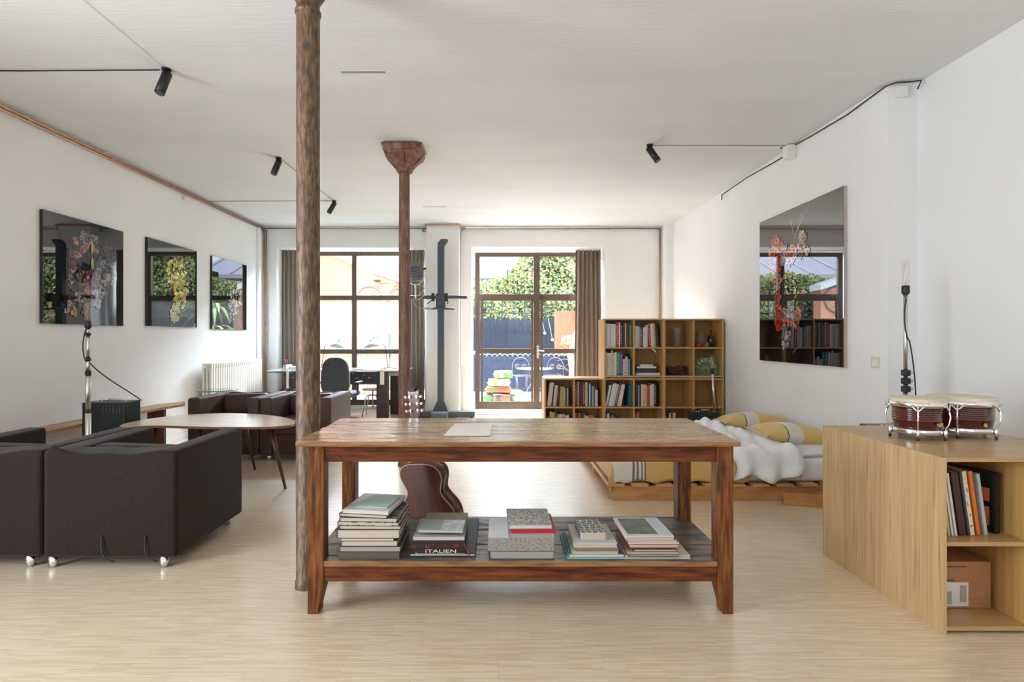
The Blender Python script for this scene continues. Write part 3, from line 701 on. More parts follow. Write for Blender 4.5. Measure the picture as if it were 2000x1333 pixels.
row(1, 1, 1, 0, [('w', 4.5, 46), ('w', 4, 46), ('W', 4, 46), ('w', 4, 45.5), ('w', 4, 45.5), ('r', 6.5, 49), ('w', 2.5, 49), ('k', 5.5, 48), ('K', 4, 48), ('c', 2, 48), ('B', 3, 47), ('K', 3, 47), ('n', 5.5, 48)], 'top left cube of the tall bookcase')
row(1, 1, 1, 1, [('w', 5, 42), ('W', 4, 42), ('g', 4, 40), ('K', 5, 40), ('w', 5, 39), ('W', 4, 43), ('r', 5, 42, -3), ('w', 3, 46, -3), ('c', 3, 47, -3), ('g', 3, 47, -3), ('K', 3.5, 44, -3), ('k', 3, 38, -3)], 'top second cube of the tall bookcase')
row(1, 1, 0, 0, [('c', 4, 46), ('w', 4.5, 44), ('W', 4, 44), ('c', 3, 49), ('W', 4, 44), ('w', 3, 46), ('G', 6.5, 47), ('b', 6, 46), ('c', 5, 32), ('W', 4.5, 37), ('l', 5, 32)], 'cube with the green and blue books')
row(1, 0, 1, 0, [('w', 4, 42, 12), ('k', 1.5, 42, 12), ('w', 4, 44, 12), ('w', 4, 46, 12), ('W', 4, 44, 12), ('m', 5.5, 46, 12), ('w', 4, 44, 12), ('w', 4, 43, 11)][:8], 'cube of leaning white books')
row(1, 0, 1, 1, [('k', 4, 46), ('K', 4, 47), ('g', 3, 42), ('k', 2.5, 45), ('c', 3, 44), ('c', 8, 43, 0, 1), ('o', 7.5, 40, 0, 1), ('w', 3.5, 42), ('W', 3.5, 44), ('k', 5, 47)], 'cube with the broad orange book')
row(0, 0, 1, 0, [('r', 2.5, 34), ('c', 4, 47, 7), ('W', 4, 47, 7), ('K', 3.5, 46, 7), ('c', 4, 42, 6), ('g', 3, 42, 5), ('k', 3, 40, 5), ('m', 3, 40, 4), ('T', 3, 40, 3), ('y', 6, 38, 2), ('s', 2.5, 38), ('K', 3, 36), ('g', 3, 36)], 'left upper cube of the low bookcase')
row(0, 0, 1, 1, [('m', 5.5, 49, 0, 1), ('T', 3.5, 49), ('k', 2.5, 48), ('m', 3.5, 48), ('K', 6, 48, 0, 1), ('c', 4.5, 47), ('k', 3, 46), ('w', 3, 45), ('b', 2.5, 42), ('s', 3.5, 40), ('n', 2.5, 40), ('c', 2.5, 34), ('W', 3, 32)], 'right upper cube of the low bookcase')
row(0, 0, 0, 0, [('k', 4, 38), ('K', 4, 36), ('y', 5, 45), ('y', 5, 44), ('k', 5, 46), ('g', 4, 40), ('W', 5, 40), ('g', 6, 40), ('l', 3, 38), ('c', 5, 38)], 'left lower cube of the low bookcase')
row(0, 0, 0, 1, [('T', 4, 44), ('o', 5, 42, 4), ('K', 4, 42, 4), ('B', 4, 42, 4), ('c', 4, 38, 4), ('W', 4, 36, 4), ('o', 9, 38, 4), ('g', 4, 34, 3)], 'right lower cube of the low bookcase')
row(1, 0, 0, 0, [('K', 4, 40), ('w', 4, 42), ('k', 5, 41), ('g', 4, 38), ('K', 5, 38), ('k', 4, 36)], 'lower cube under the leaning white books')
row(1, 0, 0, 1, [('g', 3, 40), ('r', 9, 46)], 'lower cube under the broad orange book')
row(2, 0, 0, 0, [('k', 5, 43), ('K', 4, 40), ('W', 4, 42), ('k', 3, 42), ('w', 3, 43), ('c', 3, 43)], 'lower cube below the empty bookcase cube')
# teal book lies at the right of the leaning row
standing('teal hardcover standing right of the leaning white books', px(1229, BY), BY+.05, ZF[(1, 0, 1)], 6.5*BY/1040, .22, 41*BY/1040, COLN['t'][0], 2, PG, 'books in the cube of leaning white books')
# horizontal pile in the bookcase
zb = ZF[(1, 1, 0)]+.001
for x0, x1, th, col, lb_ in ((1242, 1289, .034, C(206, 204, 200), 'broad white book at the bottom of the lying pile in the bookcase'), (1243, 1281, .058, C(52, 58, 58), 'thick charcoal book in the lying pile in the bookcase'),
                             (1244, 1282, .024, C(214, 212, 208), 'white book above the charcoal one in the bookcase'), (1251, 1275, .024, C(204, 200, 194), 'small white box-like book topping the lying pile in the bookcase')):
    lying_book((px(x0, 6.95)+px(x1, 6.95))/2, 7.06, zb, (x1-x0)*6.95/1040, .22, th, bmat(col), PGW, label=lb_, group='lying pile in the tall bookcase', spine='F', ct=.004); zb += th+.001
# glasses, bottle, wicker, green board
zb = ZF[(2, 1, 1)]+.001
for k in range(10):
    bm = NB(); lathe(bm, [(.026, 0), (.034, .004), (.058, .075), (.060, .078), (.056, .075), (.033, .008), (0, .006)], 18, cap=True)
    tag(obj('drinking_glass', bm, GLASS, loc=(px(1323, 7.05), 7.07, zb+k*.0195)), ('topmost' if k == 9 else 'bottom' if k == 0 else ORD[k])+' clear tumbler, counted from below, in the tall stack of nested glasses', 'glass', 'stacked clear glasses')
GLASST = thin_glass('smoky_glass', (.93, .95, .93), .8, .05, .06)
bm = NB(); lathe(bm, [(.05, 0), (.055, .004), (.06, .19), (.058, .192), (.052, .006), (0, .005)], 20); tag(obj('glass_vase', bm, GLASST, loc=(px(1373, 7.02), 7.1, zb)), 'tall clear glass vase beside the dark bottle in the bookcase', 'vase')
bm = NB(); lathe(bm, [(.03, 0), (.036, .003), (.038, .035), (.03, .045), (0, .046)], 18); tag(obj('red_dish', bm, M('red_glass', C(170, 34, 34), rough=.15), loc=(px(1364, 6.98), 6.99, zb)), 'small red glass dish in front of the glass vase', 'dish')
bm = NB(); lathe(bm, [(.026, 0), (.03, .003), (.032, .06), (.028, .062), (.025, .006), (0, .005)], 16); tag(obj('drinking_glass', bm, GLASST, loc=(px(1381, 6.98), 6.99, zb)), 'small single tumbler between red dish and dark bottle', 'glass')
bm = NB(); lathe(bm, [(.036, 0), (.040, .006), (.042, .10), (.036, .135), (.016, .165), (.013, .20), (.016, .203), (.016, .218), (0, .219)], 20); tag(obj('bottle', bm, M('dark_bottle_glass', (.02, .008, .004), rough=.1), loc=(px(1389.5, 7.0), 7.02, zb)), 'dark brown glass bottle in the top right cube of the bookcase', 'bottle')
zb = ZF[(2, 1, 0)]+.001
t = thing('wicker_basket', 'dark twisted wicker basket in the bookcase', 'basket', (px(1323, 7.0), 7.06, zb))
random.seed(3); bm = NB()
for k in range(60):
    a = random.uniform(0, 2*PI); x = .115*math.cos(a); y = .075*math.sin(a); z = random.uniform(.01, .085)
    a2 = a+random.uniform(.5, 1.3); x2 = .125*math.cos(a2); y2 = .08*math.sin(a2); z2_ = min(.115, z+random.uniform(-.02, .05))
    tube(bm, [(x, y, z), ((x+x2)/2*1.25, (y+y2)/2*1.25, (z+z2_)/2+.01), (x2, y2, max(.01, z2_))], .0055, 5)
obj('twigs', bm, M('dark_wicker', (.03, .012, .008), (.09, .04, .025), rough=.6, scale=(50, 50, 50)), t)['kind'] = 'stuff'
bm = NB(); lathe(bm, [(.08, .001), (.11, .03), (.12, .08)], 20, cap=False); 
for v in bm.verts: v.co.y *= .66
obj('bowl', bm, _m['dark_wicker'], t)
t = thing('signboard', 'green board with cream arched lettering JARDINS and foliage drawing', 'sign', (px(1381, 6.99)-.012, 6.99, zb), (R(-4), 0, 0))
bw = 49*6.99/1040; bh = 35*6.99/1040
bm = NB(); box(bm, -bw/2, 0, 0, bw/2, .012, bh, bev=.002); obj('board', bm, bmat(C(86, 104, 74)), t)
INK = bmat(C(214, 216, 178)); bm = NB()
for i, ch in enumerate('JARDINS'):
    a = R(158-i*22.7); tb = text_bm(ch, .058, .0008)
    mt = Matrix.Translation((.105*math.cos(a), -.0012, .062+.105*math.sin(a)*1.12)) @ Matrix.Rotation(-(a-PI/2)*1, 4, 'Y') @ Matrix.Rotation(R(90), 4, 'X')
    bmesh.ops.transform(tb, matrix=mt, verts=tb.verts); me_ = bpy.data.meshes.new('x'); tb.to_mesh(me_); bm.from_mesh(me_); bpy.data.meshes.remove(me_); tb.free()
obj('lettering', bm, INK, t)
bm = NB()
for i in range(11):
    a = R(20+i*14); r0, r1 = .035, .088 if i % 2 else .075
    tube(bm, [(r0*math.cos(a), -.001, .05+r0*math.sin(a)), (r1*math.cos(a), -.001, .05+r1*math.sin(a))], .0016, 4)
for s in (-1, 1):
    tube(bm, [(s*.03, -.001, .05), (s*.075, -.001, .045), (s*.125, -.001, .055), (s*.13, -.001, .012), (s*.05, -.001, .008), (s*.02, -.001, .02), (s*.03, -.001, .05)], .0018, 4)
obj('foliage_drawing', bm, M('ink_yellow', C(176, 170, 80), rough=.6), t)
bm = NB(); cyl(bm, (px(1272, 6.95), 6.90, ZF[(1, 1, 1)]-.02), (px(1272, 6.95), 6.885, ZF[(1, 1, 1)]-.022), .012, n=10); 
tube(bm, [(px(1274, 6.9), 6.885, ZF[(1, 1, 1)]-.02), (px(1279, 6.9), 6.885, ZF[(1, 1, 1)]-.05), (px(1281, 6.9), 6.885, ZF[(1, 1, 1)]-.085)], .009, 6)
tag(obj('clip_lamp', bm, STEEL), 'tiny silver clip light under the top shelf of the bookcase', 'lamp')

# ---------------------------------------------------------------- armchairs
FAB = M('charcoal_fabric', (.0085, .0045, .0035), (.019, .0108, .0082), rough=.85, spec=.25, scale=(260, 260, 30), sheen=.14, bump=.4, bscale=(300, 300, 60), c3=(.030, .019, .015), c3scale=(160, 160, 420), c3lo=.5, c3hi=.62)
FAB2 = M('brown_leatherlike_fabric', (.05, .022, .017), (.085, .04, .032), rough=.5, scale=(60, 60, 60), sheen=.08, bump=.6, bscale=(30, 30, 30), spec=.35)
def make_armchair(label, fab, group):
    W_, D_, H_, A_ = .375, .78, .665, .125
    t = thing('armchair', label, 'armchair', group=group)
    bm = NB(); pts = []
    n = 10
    pts += [(-W_, 0)]
    pts += [(-W_+A_, 0), (-W_+A_, D_-.15)]
    pts += [(-W_+A_+(2*W_-2*A_)*i/n, D_-.15) for i in range(1, n)]
    pts += [(W_-A_, D_-.15), (W_-A_, 0), (W_, 0), (W_, D_)]
    pts += [(W_-2*W_*i/14, D_) for i in range(1, 14)]
    pts += [(-W_, D_)]
    random.seed(5)
    def top(x, y):
        back = max(0, (y-(D_-.2))/.2)
        return -.022*back*max(0, 1-(x/(W_*.8))**2)+.004*math.sin(x*23+y*9)
    vs_, fs = prism(bm, pts, .062, H_, top=top)
    bmesh.ops.recalc_face_normals(bm, faces=bm.faces[:]); bevel_sharp(bm, .024, 3, 50)
    bmesh.ops.triangulate(bm, faces=[f for f in bm.faces if len(f.verts) > 6])
    obj('body', bm, fab, t, smooth='auto')
    bm = NB(); box(bm, -W_+A_+.002, .012, .063, W_-A_-.002, D_-.152, .27, bev=.012); obj('seat_base', bm, fab, t, 'auto')
    bm = NB(); box(bm, -W_+A_+.003, .002, .272, W_-A_-.003, D_-.16, .42, bev=.035, seg=4); obj('seat_cushion', bm, fab, t, 'auto')
    bm = NB(); box(bm, -W_+A_+.008, D_-.31, .422, W_-A_-.008, D_-.165, .655, bev=.05, seg=4)
    bmesh.ops.subdivide_edges(bm, edges=bm.edges[:], cuts=1, use_grid_fill=True)
    for v in bm.verts: v.co.y += .012*math.sin(v.co.x*31+v.co.z*22)-.05*(.66-v.co.z); v.co.z += .006*math.sin(v.co.x*40)
    obj('back_cushion', bm, fab, t, 'auto')
    for x, y in ((-W_+.085, .05), (W_-.085, .05), (-W_+.085, D_-.032), (W_-.035, D_-.032)):
        bm = NB(); cyl(bm, (x, y, 0), (x, y, .064), .020, .025, n=18); obj('leg', bm, CHROME, t, label='polished chrome leg')
    return t
a1 = make_armchair('charcoal armchair seen from behind, in front of the coffee table, its right side showing', FAB, 'charcoal cube armchairs seen from behind')
a1.location = (-2.183, 2.99+.78, 0); a1.rotation_euler = (0, 0, PI)
a2 = copy_tree(a1); a2.location = (-2.95, 3.0+.78, 0); tag(a2, 'charcoal armchair seen from behind, cut off by the left picture edge')
b1 = make_armchair('dark brown armchair facing the camera, left of its pair by the radiator', FAB2, 'brown cube armchairs facing the coffee table')
b1.location = (-2.895, 5.60, 0)
b2 = copy_tree(b1); b2.location = (-2.138, 5.60, 0); tag(b2, 'dark brown armchair facing the camera, right of its pair behind the brown column')
for x in (200, 285):
    X = px(x, 2.975); bm = NB(); mi_ = Matrix.Translation((-2.183, 3.77, 0)) @ Matrix.Rotation(PI, 4, 'Z'); mi_ = mi_.inverted()
    tube(bm, [mi_ @ p for p in bez((X-.01, 2.985, .19), (X-.012, 2.972, .12), (X+.0, 2.965, .06), (X+.06, 2.985, .045), 10)], .004, 6)
    obj('strap', bm, BLACK, a1, label='thin black strap curling out under the back')

# ---------------------------------------------------------------- coffee table
CT = M('pale_walnut_laminate', C(222, 200, 176), C(232, 212, 190), rough=.2, scale=(3, 30, 3), spec=.6)
EDGE = M('walnut_edge', C(126, 78, 50), C(150, 98, 64), rough=.4, scale=(8, 8, 60))
LEGW = M('dark_turned_leg', (.05, .014, .008), (.10, .03, .018), rough=.3, scale=(40, 40, 6))
ZT = .55
outl = [(234, 833), (238, 829.5), (255, 825), (290, 818.5), (340, 812.5), (400, 808.5), (450, 807.5), (500, 809), (540, 813), (565, 818), (576, 824), (572, 829), (555, 832), (520, 834), (460, 834.3), (400, 833.8), (340, 832.3), (300, 831.5), (262, 833.5), (243, 835)]
def cr(pts, k=4):
    out = []; n = len(pts)
    for i in range(n):
        p0, p1, p2, p3 = [Vector(pts[(i+j) % n]) for j in (-1, 0, 1, 2)]
        for s in range(k):
            t_ = s/k; out.append(.5*((2*p1)+(p2-p0)*t_+(2*p0-5*p1+4*p2-p3)*t_*t_+(3*p1-p0-3*p2+p3)*t_**3))
    return [(v.x, v.y) for v in out]
def gp(x, y, z): Y = (CAMH-z)*1040/(y-660); return (px(x, Y), Y)
P_ = cr([gp(x, y, ZT) for x, y in outl])
t = thing('coffee_table', 'pale kidney-shaped coffee table with dark tapered splayed legs', 'table', (0, 0, 0))
bm = NB(); prism(bm, P_, ZT-.022, ZT)
bmesh.ops.recalc_face_normals(bm, faces=bm.faces[:]); bevel_sharp(bm, .003, 2, 60); bm.normal_update()
for f in bm.faces: f.material_index = 0 if f.normal.z > .6 else 1
obj('tabletop', bm, [CT, EDGE], t)
for (x0, y0, x1, y1) in ((-1.97, 4.60, -1.83, 4.58), (-2.45, 5.12, -2.40, 5.25), (-2.98, 4.62, -3.08, 4.60)):
    bm = NB(); cyl(bm, (x1, y1, .006), (x0, y0, ZT-.022), .011, .026, n=18); cyl(bm, (x1-.001, y1, 0), (x1, y1, .008), .013, .012, n=12)
    obj('leg', bm, LEGW, t)

# ---------------------------------------------------------------- bench along the left wall
BENCH = M('bench_plank_wood', C(150, 112, 76), C(190, 156, 116), rough=.5, scale=(30, 3, 30))
BLEG = M('bench_leg_wood', C(86, 44, 30), C(116, 62, 42), rough=.5, scale=(20, 20, 5))
t = thing('bench', 'long low plank bench along the left wall under the pictures', 'bench', (0, 0, 0))
bm = NB(); vs_, fs = prism(bm, [(-4.05, 3.4), (-3.80, 3.4), (-3.80, 5.9), (-3.73, 6.34), (-3.86, 6.56), (-4.04, 6.3)], .485, .515)
bmesh.ops.recalc_face_normals(bm, faces=bm.faces[:]); bevel_sharp(bm, .004, 2, 40); obj('plank', bm, BENCH, t)
for y in (6.05, 3.7):
    bm = NB(); box(bm, -3.99, y, 0, -3.80, y+.045, .485, bev=.004); obj('leg', bm, BLEG, t)

# ---------------------------------------------------------------- radiator, side table
t = thing('radiator', 'cream column radiator on the left wall beneath the window end', 'radiator', (-4.0, 7.17, .12))
n = 25; dy = 1.56/n
bm = NB()
for z0, z1 in ((0, .07), (.76, .83)): box(bm, .0, dy*.16, z0, .138, dy*.84, z1, bev=.016, seg=3)
for x in (.022, .069, .116): box(bm, x-.017, dy*.2, .03, x+.017, dy*.8, .80, bev=.009, seg=2)
o0 = obj('radiator_section', bm, CREAM, t, 'auto')
for k in range(1, n):
    c_ = o0.copy(); COL.objects.link(c_); c_.parent = t; c_.location = (0, k*dy, 0)
bm = NB(); cyl(bm, (.069, -.03, .79), (.069, .02, .79), .022, n=14); obj('valve_cap', bm, STEEL, t)
for k in (1, n-2):
    bm = NB(); box(bm, .05, k*dy+.012, -.12, .09, k*dy+dy-.012, .01); obj('foot', bm, CREAM, t)
t = thing('side_table', 'small round green glass side table behind the left brown armchair', 'table', (-3.55, 6.72, 0))
TEAL = M('green_glass_top', C(70, 110, 104), C(90, 130, 122), rough=.06, spec=.8, coat=.5)
bm = NB(); lathe(bm, [(.235, .632), (.24, .636), (.24, .642), (.235, .646)], 40); obj('tabletop', bm, TEAL, t)
bm = NB(); cyl(bm, (0, 0, .01), (0, 0, .632), .014, n=12); lathe(bm, [(.15, 0), (.15, .008), (.02, .018)], 30); obj('pedestal', bm, STEEL, t)

# ---------------------------------------------------------------- pictures
def coated(c, ci=1.7):
    k = 'print_%02x%02x%02x' % tuple(int(x*255) for x in c)
    return M(k, c, tuple(x*.6 for x in c), rough=.6, spec=0, coat=1, crough=.003, coatior=ci, scale=(14, 14, 14), detail=4)
def wob(bm, cx, cz, r_, y, mi, seed, n=14, amp=.18, sq=1, rot=0):
    vs_ = []
    for k in range(n):
        a = 2*PI*k/n; q = r_*(1+amp*math.sin(3*a+seed)+amp*.6*math.sin(5*a+seed*2.3)); x, z = q*math.cos(a), q*sq*math.sin(a)
        vs_.append(bm.verts.new((cx+x*math.cos(rot)-z*math.sin(rot), y, cz+x*math.sin(rot)+z*math.cos(rot))))
    bm.faces.new(vs_).material_index = mi
def blossoms(bm, rng, cx, cz, rx, rz, n, r0, r1, cols, dark, lay=[0]):
    for _ in range(n):
        a = rng.uniform(0, 2*PI); q = math.sqrt(rng.random()); x, z = cx+rx*q*math.cos(a), cz+rz*q*math.sin(a); R_ = rng.uniform(r0, r1); sd_ = rng.uniform(0, 9)
        lay[0] += 1; y = -.0002-.00002*(lay[0] % 200); sq = rng.uniform(.55, 1); ro = rng.uniform(0, 3); c = rng.choice(cols); c2 = rng.choice(cols)
        wob(bm, x, z, R_*1.12, y, dark, sd_, sq=sq, rot=ro); wob(bm, x, z, R_, y-.000008, c, sd_, sq=sq, rot=ro)
        for k in range(rng.randint(2, 4)):
            b_ = rng.uniform(0, 6.28); wob(bm, x+R_*.4*math.cos(b_), z+R_*.4*sq*math.sin(b_), R_*.42, y-.000010-.000001*k, rng.choice([dark, c2, c]), sd_+k, 9, .25, .6, b_)
        wob(bm, x, z, R_*.28, y-.000016, rng.choice([dark, c2]), sd_+3, 9, .2, .8, ro)
def sprays(bm, rng, pts_, n, L_, mi, r_=.0018):
    for _ in range(n):
        x, z = rng.choice(pts_); a = rng.uniform(0, 6.28); p0 = Vector((x, -.0006, z)); v = Vector((math.cos(a), 0, math.sin(a)))*L_*rng.uniform(.4, 1); w_ = Vector((-v.z, 0, v.x))*rng.uniform(-.4, .4)
        pp = bez(p0, p0+v*.3+w_, p0+v*.7+w_, p0+v, 5)
        for q, q2 in zip(pp, pp[1:]):
            d = (q2-q).normalized(); s_ = Vector((-d.z, 0, d.x))*r_; bm.faces.new([bm.verts.new(k) for k in (q-s_, q+s_, q2+s_, q2-s_)]).material_index = mi
PINK = [C(178, 122, 122), C(98, 92, 98), C(140, 122, 114), C(104, 40, 42), C(56, 56, 64), C(160, 152, 146)]
ALU = M('black_panel_edge', (.012, .014, .016), (.02, .022, .024), rough=.3)
def picture(label, x, yc, zc, w_, h_, face, bg_, cols, paint, edge=ALU, ci=1.85):
    """face +1 hangs on the left wall and looks to +X; local -Y looks into the room"""
    t = thing('picture', label, 'picture', (x, yc, zc), (0, 0, R(90) if face > 0 else R(-90)))
    bm = NB(); box(bm, -w_/2, -.004, -h_/2, w_/2, .0, h_/2); obj('glossy_panel', bm, coated(bg_, ci), t)
    bm = NB(); paint(bm); bmesh.ops.translate(bm, vec=(0, -.0045, 0), verts=bm.verts); bmesh.ops.recalc_face_normals(bm, faces=bm.faces[:])
    for f in bm.faces:
        f.normal_update()
        if f.normal.y > 0: f.normal_flip()
    obj('printed_flowers', bm, [coated(c, ci) for c in cols], t)
    bm = NB(); box(bm, -w_/2, .0002, -h_/2, w_/2, .028, h_/2); obj('backing', bm, edge, t)
    return t
def paint1(bm):
    g = random.Random(5); pk = [1, 2, 3, 4, 5, 6]
    sprays(bm, g, [(.22, .2), (.3, .05), (-.28, .22), (.1, .3)], 70, .16, 5)
    blossoms(bm, g, .02, .30, .17, .10, 34, .018, .036, [1, 3, 6, 2], 0)
    blossoms(bm, g, .27, .24, .12, .14, 22, .012, .026, [5, 2], 0)
    blossoms(bm, g, -.14, .02, .10, .20, 26, .025, .05, pk, 0)
    blossoms(bm, g, .26, .03, .15, .12, 34, .022, .045, [5, 2, 6], 0)
    blossoms(bm, g, .0, -.18, .24, .14, 48, .025, .055, pk, 0)
    blossoms(bm, g, -.12, -.34, .16, .08, 22, .02, .04, [2, 5, 6, 7], 0)
    blossoms(bm, g, .04, -.01, .02, .02, 2, .065, .075, [4, 1], 0)
    for z0, z1 in ((.20, .32), (.04, .16)): wob(bm, .06, (z0+z1)/2, .018, -.0052, 8, 2, 12, .1, 3.4)
def paint2(bm):
    g = random.Random(6)
    for cx, cz, rx, rz, n in ((.06, .16, .22, .18, 60), (.14, -.02, .16, .18, 60), (.08, -.2, .13, .12, 40), (.0, -.36, .07, .12, 26)):
        blossoms(bm, g, cx, cz, rx, rz, n, .016, .036, [1, 2, 3, 4], 5)
    sprays(bm, g, [(.0, .1), (.2, .1), (.0, -.4)], 50, .14, 2)
def paint3(bm):
    g = random.Random(7); blossoms(bm, g, .12, -.02, .22, .2, 50, .012, .03, [1, 2], 0); blossoms(bm, g, .08, -.22, .16, .14, 30, .012, .03, [1, 2], 0); sprays(bm, g, [(.1, -.1), (.2, .1), (0, -.3)], 60, .15, 1)
def paint4(bm):
    g = random.Random(8)
    blossoms(bm, g, -.38, .38, .13, .17, 46, .025, .06, [1, 2, 3], 0); blossoms(bm, g, -.14, .33, .14, .12, 30, .025, .05, [1, 4, 3, 5], 0); blossoms(bm, g, .10, .36, .12, .14, 22, .02, .05, [4, 5, 3], 0)
    blossoms(bm, g, -.34, .05, .05, .26, 22, .03, .055, [1, 2, 4], 0)
    for k in range(26):
        a = 2*PI*k/26; blossoms(bm, g, -.16+.16*math.cos(a), -.08+.18*math.sin(a), .015, .015, 1, .018, .032, [1, 4, 3], 0)
    blossoms(bm, g, -.33, -.33, .07, .10, 12, .05, .075, [1, 2], 0); blossoms(bm, g, -.10, -.30, .17, .10, 30, .025, .05, [4, 5, 1, 3], 0); blossoms(bm, g, -.17, -.52, .08, .12, 20, .025, .045, [4, 5], 0)
    sprays(bm, g, [(-.16, -.4), (-.05, -.3), (.0, .35), (.1, .3)], 60, .15, 5, .002)
    for p in ([(-.05, .40), (-.02, .5), (.06, .58), (.20, .70)], [(-.02, .5), (-.08, .56), (-.06, .64), (-.10, .66)], [(.02, .54), (.08, .60), (.06, .66), (.12, .68)]):
        pp = bez(*[Vector((a, -.0006, b_)) for a, b_ in p], 8)
        for q, q2 in zip(pp, pp[1:]):
            d = (q2-q).normalized(); s_ = Vector((-d.z, 0, d.x))*.005; bm.faces.new([bm.verts.new(k) for k in (q-s_, q+s_, q2+s_, q2-s_)]).material_index = 5
DK = C(12, 13, 17)
picture('largest-looking left wall picture, dark flower cluster on black glossy panel, nearest the camera', XL+.0285, 5.243, 1.936, 1.014, 1.017, 1, C(14, 15, 20), [DK]+PINK+[C(190, 150, 80), C(176, 178, 80)], paint1)
picture('middle left wall picture, yellow fruit cluster on glossy panel', XL+.0285, 6.652, 1.950, 1.0, 1.025, 1, C(12, 16, 13), [DK, C(222, 196, 90), C(176, 186, 90), C(214, 170, 80), C(230, 214, 150), C(70, 74, 30)], paint2, ci=2.3)
picture('left wall picture nearest the radiator, pale cluster on glossy dark panel', XL+.0285, 8.055, 1.943, 1.03, 1.038, 1, C(10, 14, 16), [DK, C(190, 190, 186), C(150, 130, 132)], paint3, ci=2.2)
picture('tall dark glossy picture with red flowers on the right wall', XR-.0285, 5.238, 1.8185, 1.449, 1.541, -1, C(12, 14, 22), [DK, C(204, 76, 52), C(160, 46, 40), C(220, 130, 104), C(110, 108, 122), C(180, 170, 164)], paint4, M('pale_panel_edge', C(176, 166, 158), rough=.5), ci=2.25)

# ---------------------------------------------------------------- lamps on stands with metal cases
FIL = bpy.data.materials.new('filament_glow'); FIL.use_nodes = True
FIL.node_tree.nodes['Principled BSDF'].inputs['Base Color'].default_value = (.6, .35, .2, 1)
AMB = thin_glass('amber_bulb_glass', (.99, .97, .93), 1.2)
def stand_lamp(label, x, y, zb, zt, coll, segs, tilt=0, cable=None):
    t = thing('stand_lamp', label, 'lamp', (x, y, 0), (0, R(tilt), 0))
    bm = NB()
    zs = [zb]+segs+[zt-.235]
    r_ = .0125
    for i in range(len(zs)-1): cyl(bm, (0, 0, zs[i]), (0, 0, zs[i+1]), r_+.0015*(len(zs)-2-i), n=12)
    obj('pole', bm, STEEL, t)
    for z in segs:
        bm = NB(); cyl(bm, (0, 0, z-.012), (0, 0, z+.006), .021, n=14); obj('collar', bm, BLACK, t)
    bm = NB(); lathe(bm, [(.008, zt-.245), (.013, zt-.235), (.024, zt-.22), (.024, zt-.175), (.019, zt-.17)], 16); obj('socket', bm, BLACK, t)
    bm = NB(); lathe(bm, [(.017, zt-.172), (.022, zt-.155), (.022, zt-.02), (.017, zt-.006), (.004, zt)], 18); obj('bulb', bm, AMB, t)
    bm = NB()
    for k in range(5):
        a = 2*PI*k/5; tube(bm, [(.005*math.cos(a), .005*math.sin(a), zt-.165), (.011*math.cos(a), .011*math.sin(a), zt-.09), (.005*math.cos(a), .005*math.sin(a), zt-.025)], .0007, 4)
    obj('filament', bm, FIL, t)
    if zb < .05:
        bm = NB()
        for k in range(3):
            a = R(90+120*k); tube(bm, [(0, 0, .12), (.15*math.cos(a), .15*math.sin(a), .01)], .009, 6)
        obj('tripod_base', bm, STEEL, t)
    if cable:
        bm = NB(); tube(bm, cable, .0045, 6); obj('cable', bm, BLACK, t)
    return t
def metal_case(label, x0, y0, w_, d_, h_, z=0, louvre=True, knobs=0):
    t = thing('metal_case', label, 'case', (x0, y0, z))
    CASE = M('black_green_enamel', (.012, .018, .02), (.022, .032, .036), rough=.38, scale=(6, 6, 6))
    bm = NB(); box(bm, 0, 0, 0, w_, d_, h_, bev=.006); obj('case_body', bm, CASE, t)
    bm = NB(); tube(bm, [(w_*.42, d_*.5, h_-.004), (w_*.42, d_*.5, h_+.022), (w_*.72, d_*.5, h_+.022), (w_*.72, d_*.5, h_-.004)], .005, 6); obj('handle', bm, STEEL, t)
    if louvre:
        for k in range(6):
            bm = NB(); x = w_*.5+k*w_*.078; box(bm, x, -.006, h_-.105, x+.010, .002, h_-.03, bev=.003); obj('louvre', bm, DARKMETAL, t)
    for x in (w_*.2, w_*.3, w_*.88):
        bm = NB(); cyl(bm, (x, d_*.4, h_-.002), (x, d_*.4, h_+.012), .007, n=10); obj('knob', bm, STEEL, t)
    return t
metal_case('tall black metal equipment case behind the left charcoal armchair', -3.713, 4.75, .375, .22, .72)
stand_lamp('bare-bulb stand lamp on a silver pole before the black case at left', -3.235, 4.20, 0, 1.603, None, [.72, 1.015, 1.033, 1.13, 1.33], cable=[Vector(p) for p in bez((.0, -.02, 1.37), (-.03, -.02, 1.28), (-.035, -.02, 1.2), (-.005, -.02, 1.12), 8)]+[Vector(p) for p in bez((.015, .0, 1.10), (.08, .05, .98), (.17, .18, .88), (.22, .30, .77), 10)])
metal_case('low black metal case on the floor in front of the bookcase', 2.335, 6.36, .318, .22, .40, louvre=False)
stand_lamp('bare-bulb stand lamp in front of the bookcase, slightly tilted', 2.64, 6.60, .40, 1.095, None, [.9], tilt=-3.5, cable=[(.01, 0, .85), (.03, 0, .6), (.035, 0, .40)])
for o in [o for o in bpy.data.objects if o.get('label', '').startswith('bare-bulb stand lamp in front')]: o.location = (2.655, 6.47, 0)
metal_case('black metal case hidden behind the oak cabinets, only its handle showing', 2.34, 3.25, .30, .2, .745, louvre=False)
l3 = stand_lamp('bare-bulb stand lamp rising behind the oak cabinets at right', 2.77, 3.62, 0, 1.825, None, [1.0], cable=[Vector(p) for p in bez((-.01, -.02, 1.56), (-.03, -.02, 1.50), (-.03, -.02, 1.4), (-.005, -.02, 1.3), 8)]+[Vector(p) for p in bez((.01, -.02, 1.28), (.03, -.03, 1.15), (.05, -.03, 1.0), (.055, -.03, .6), 8)])
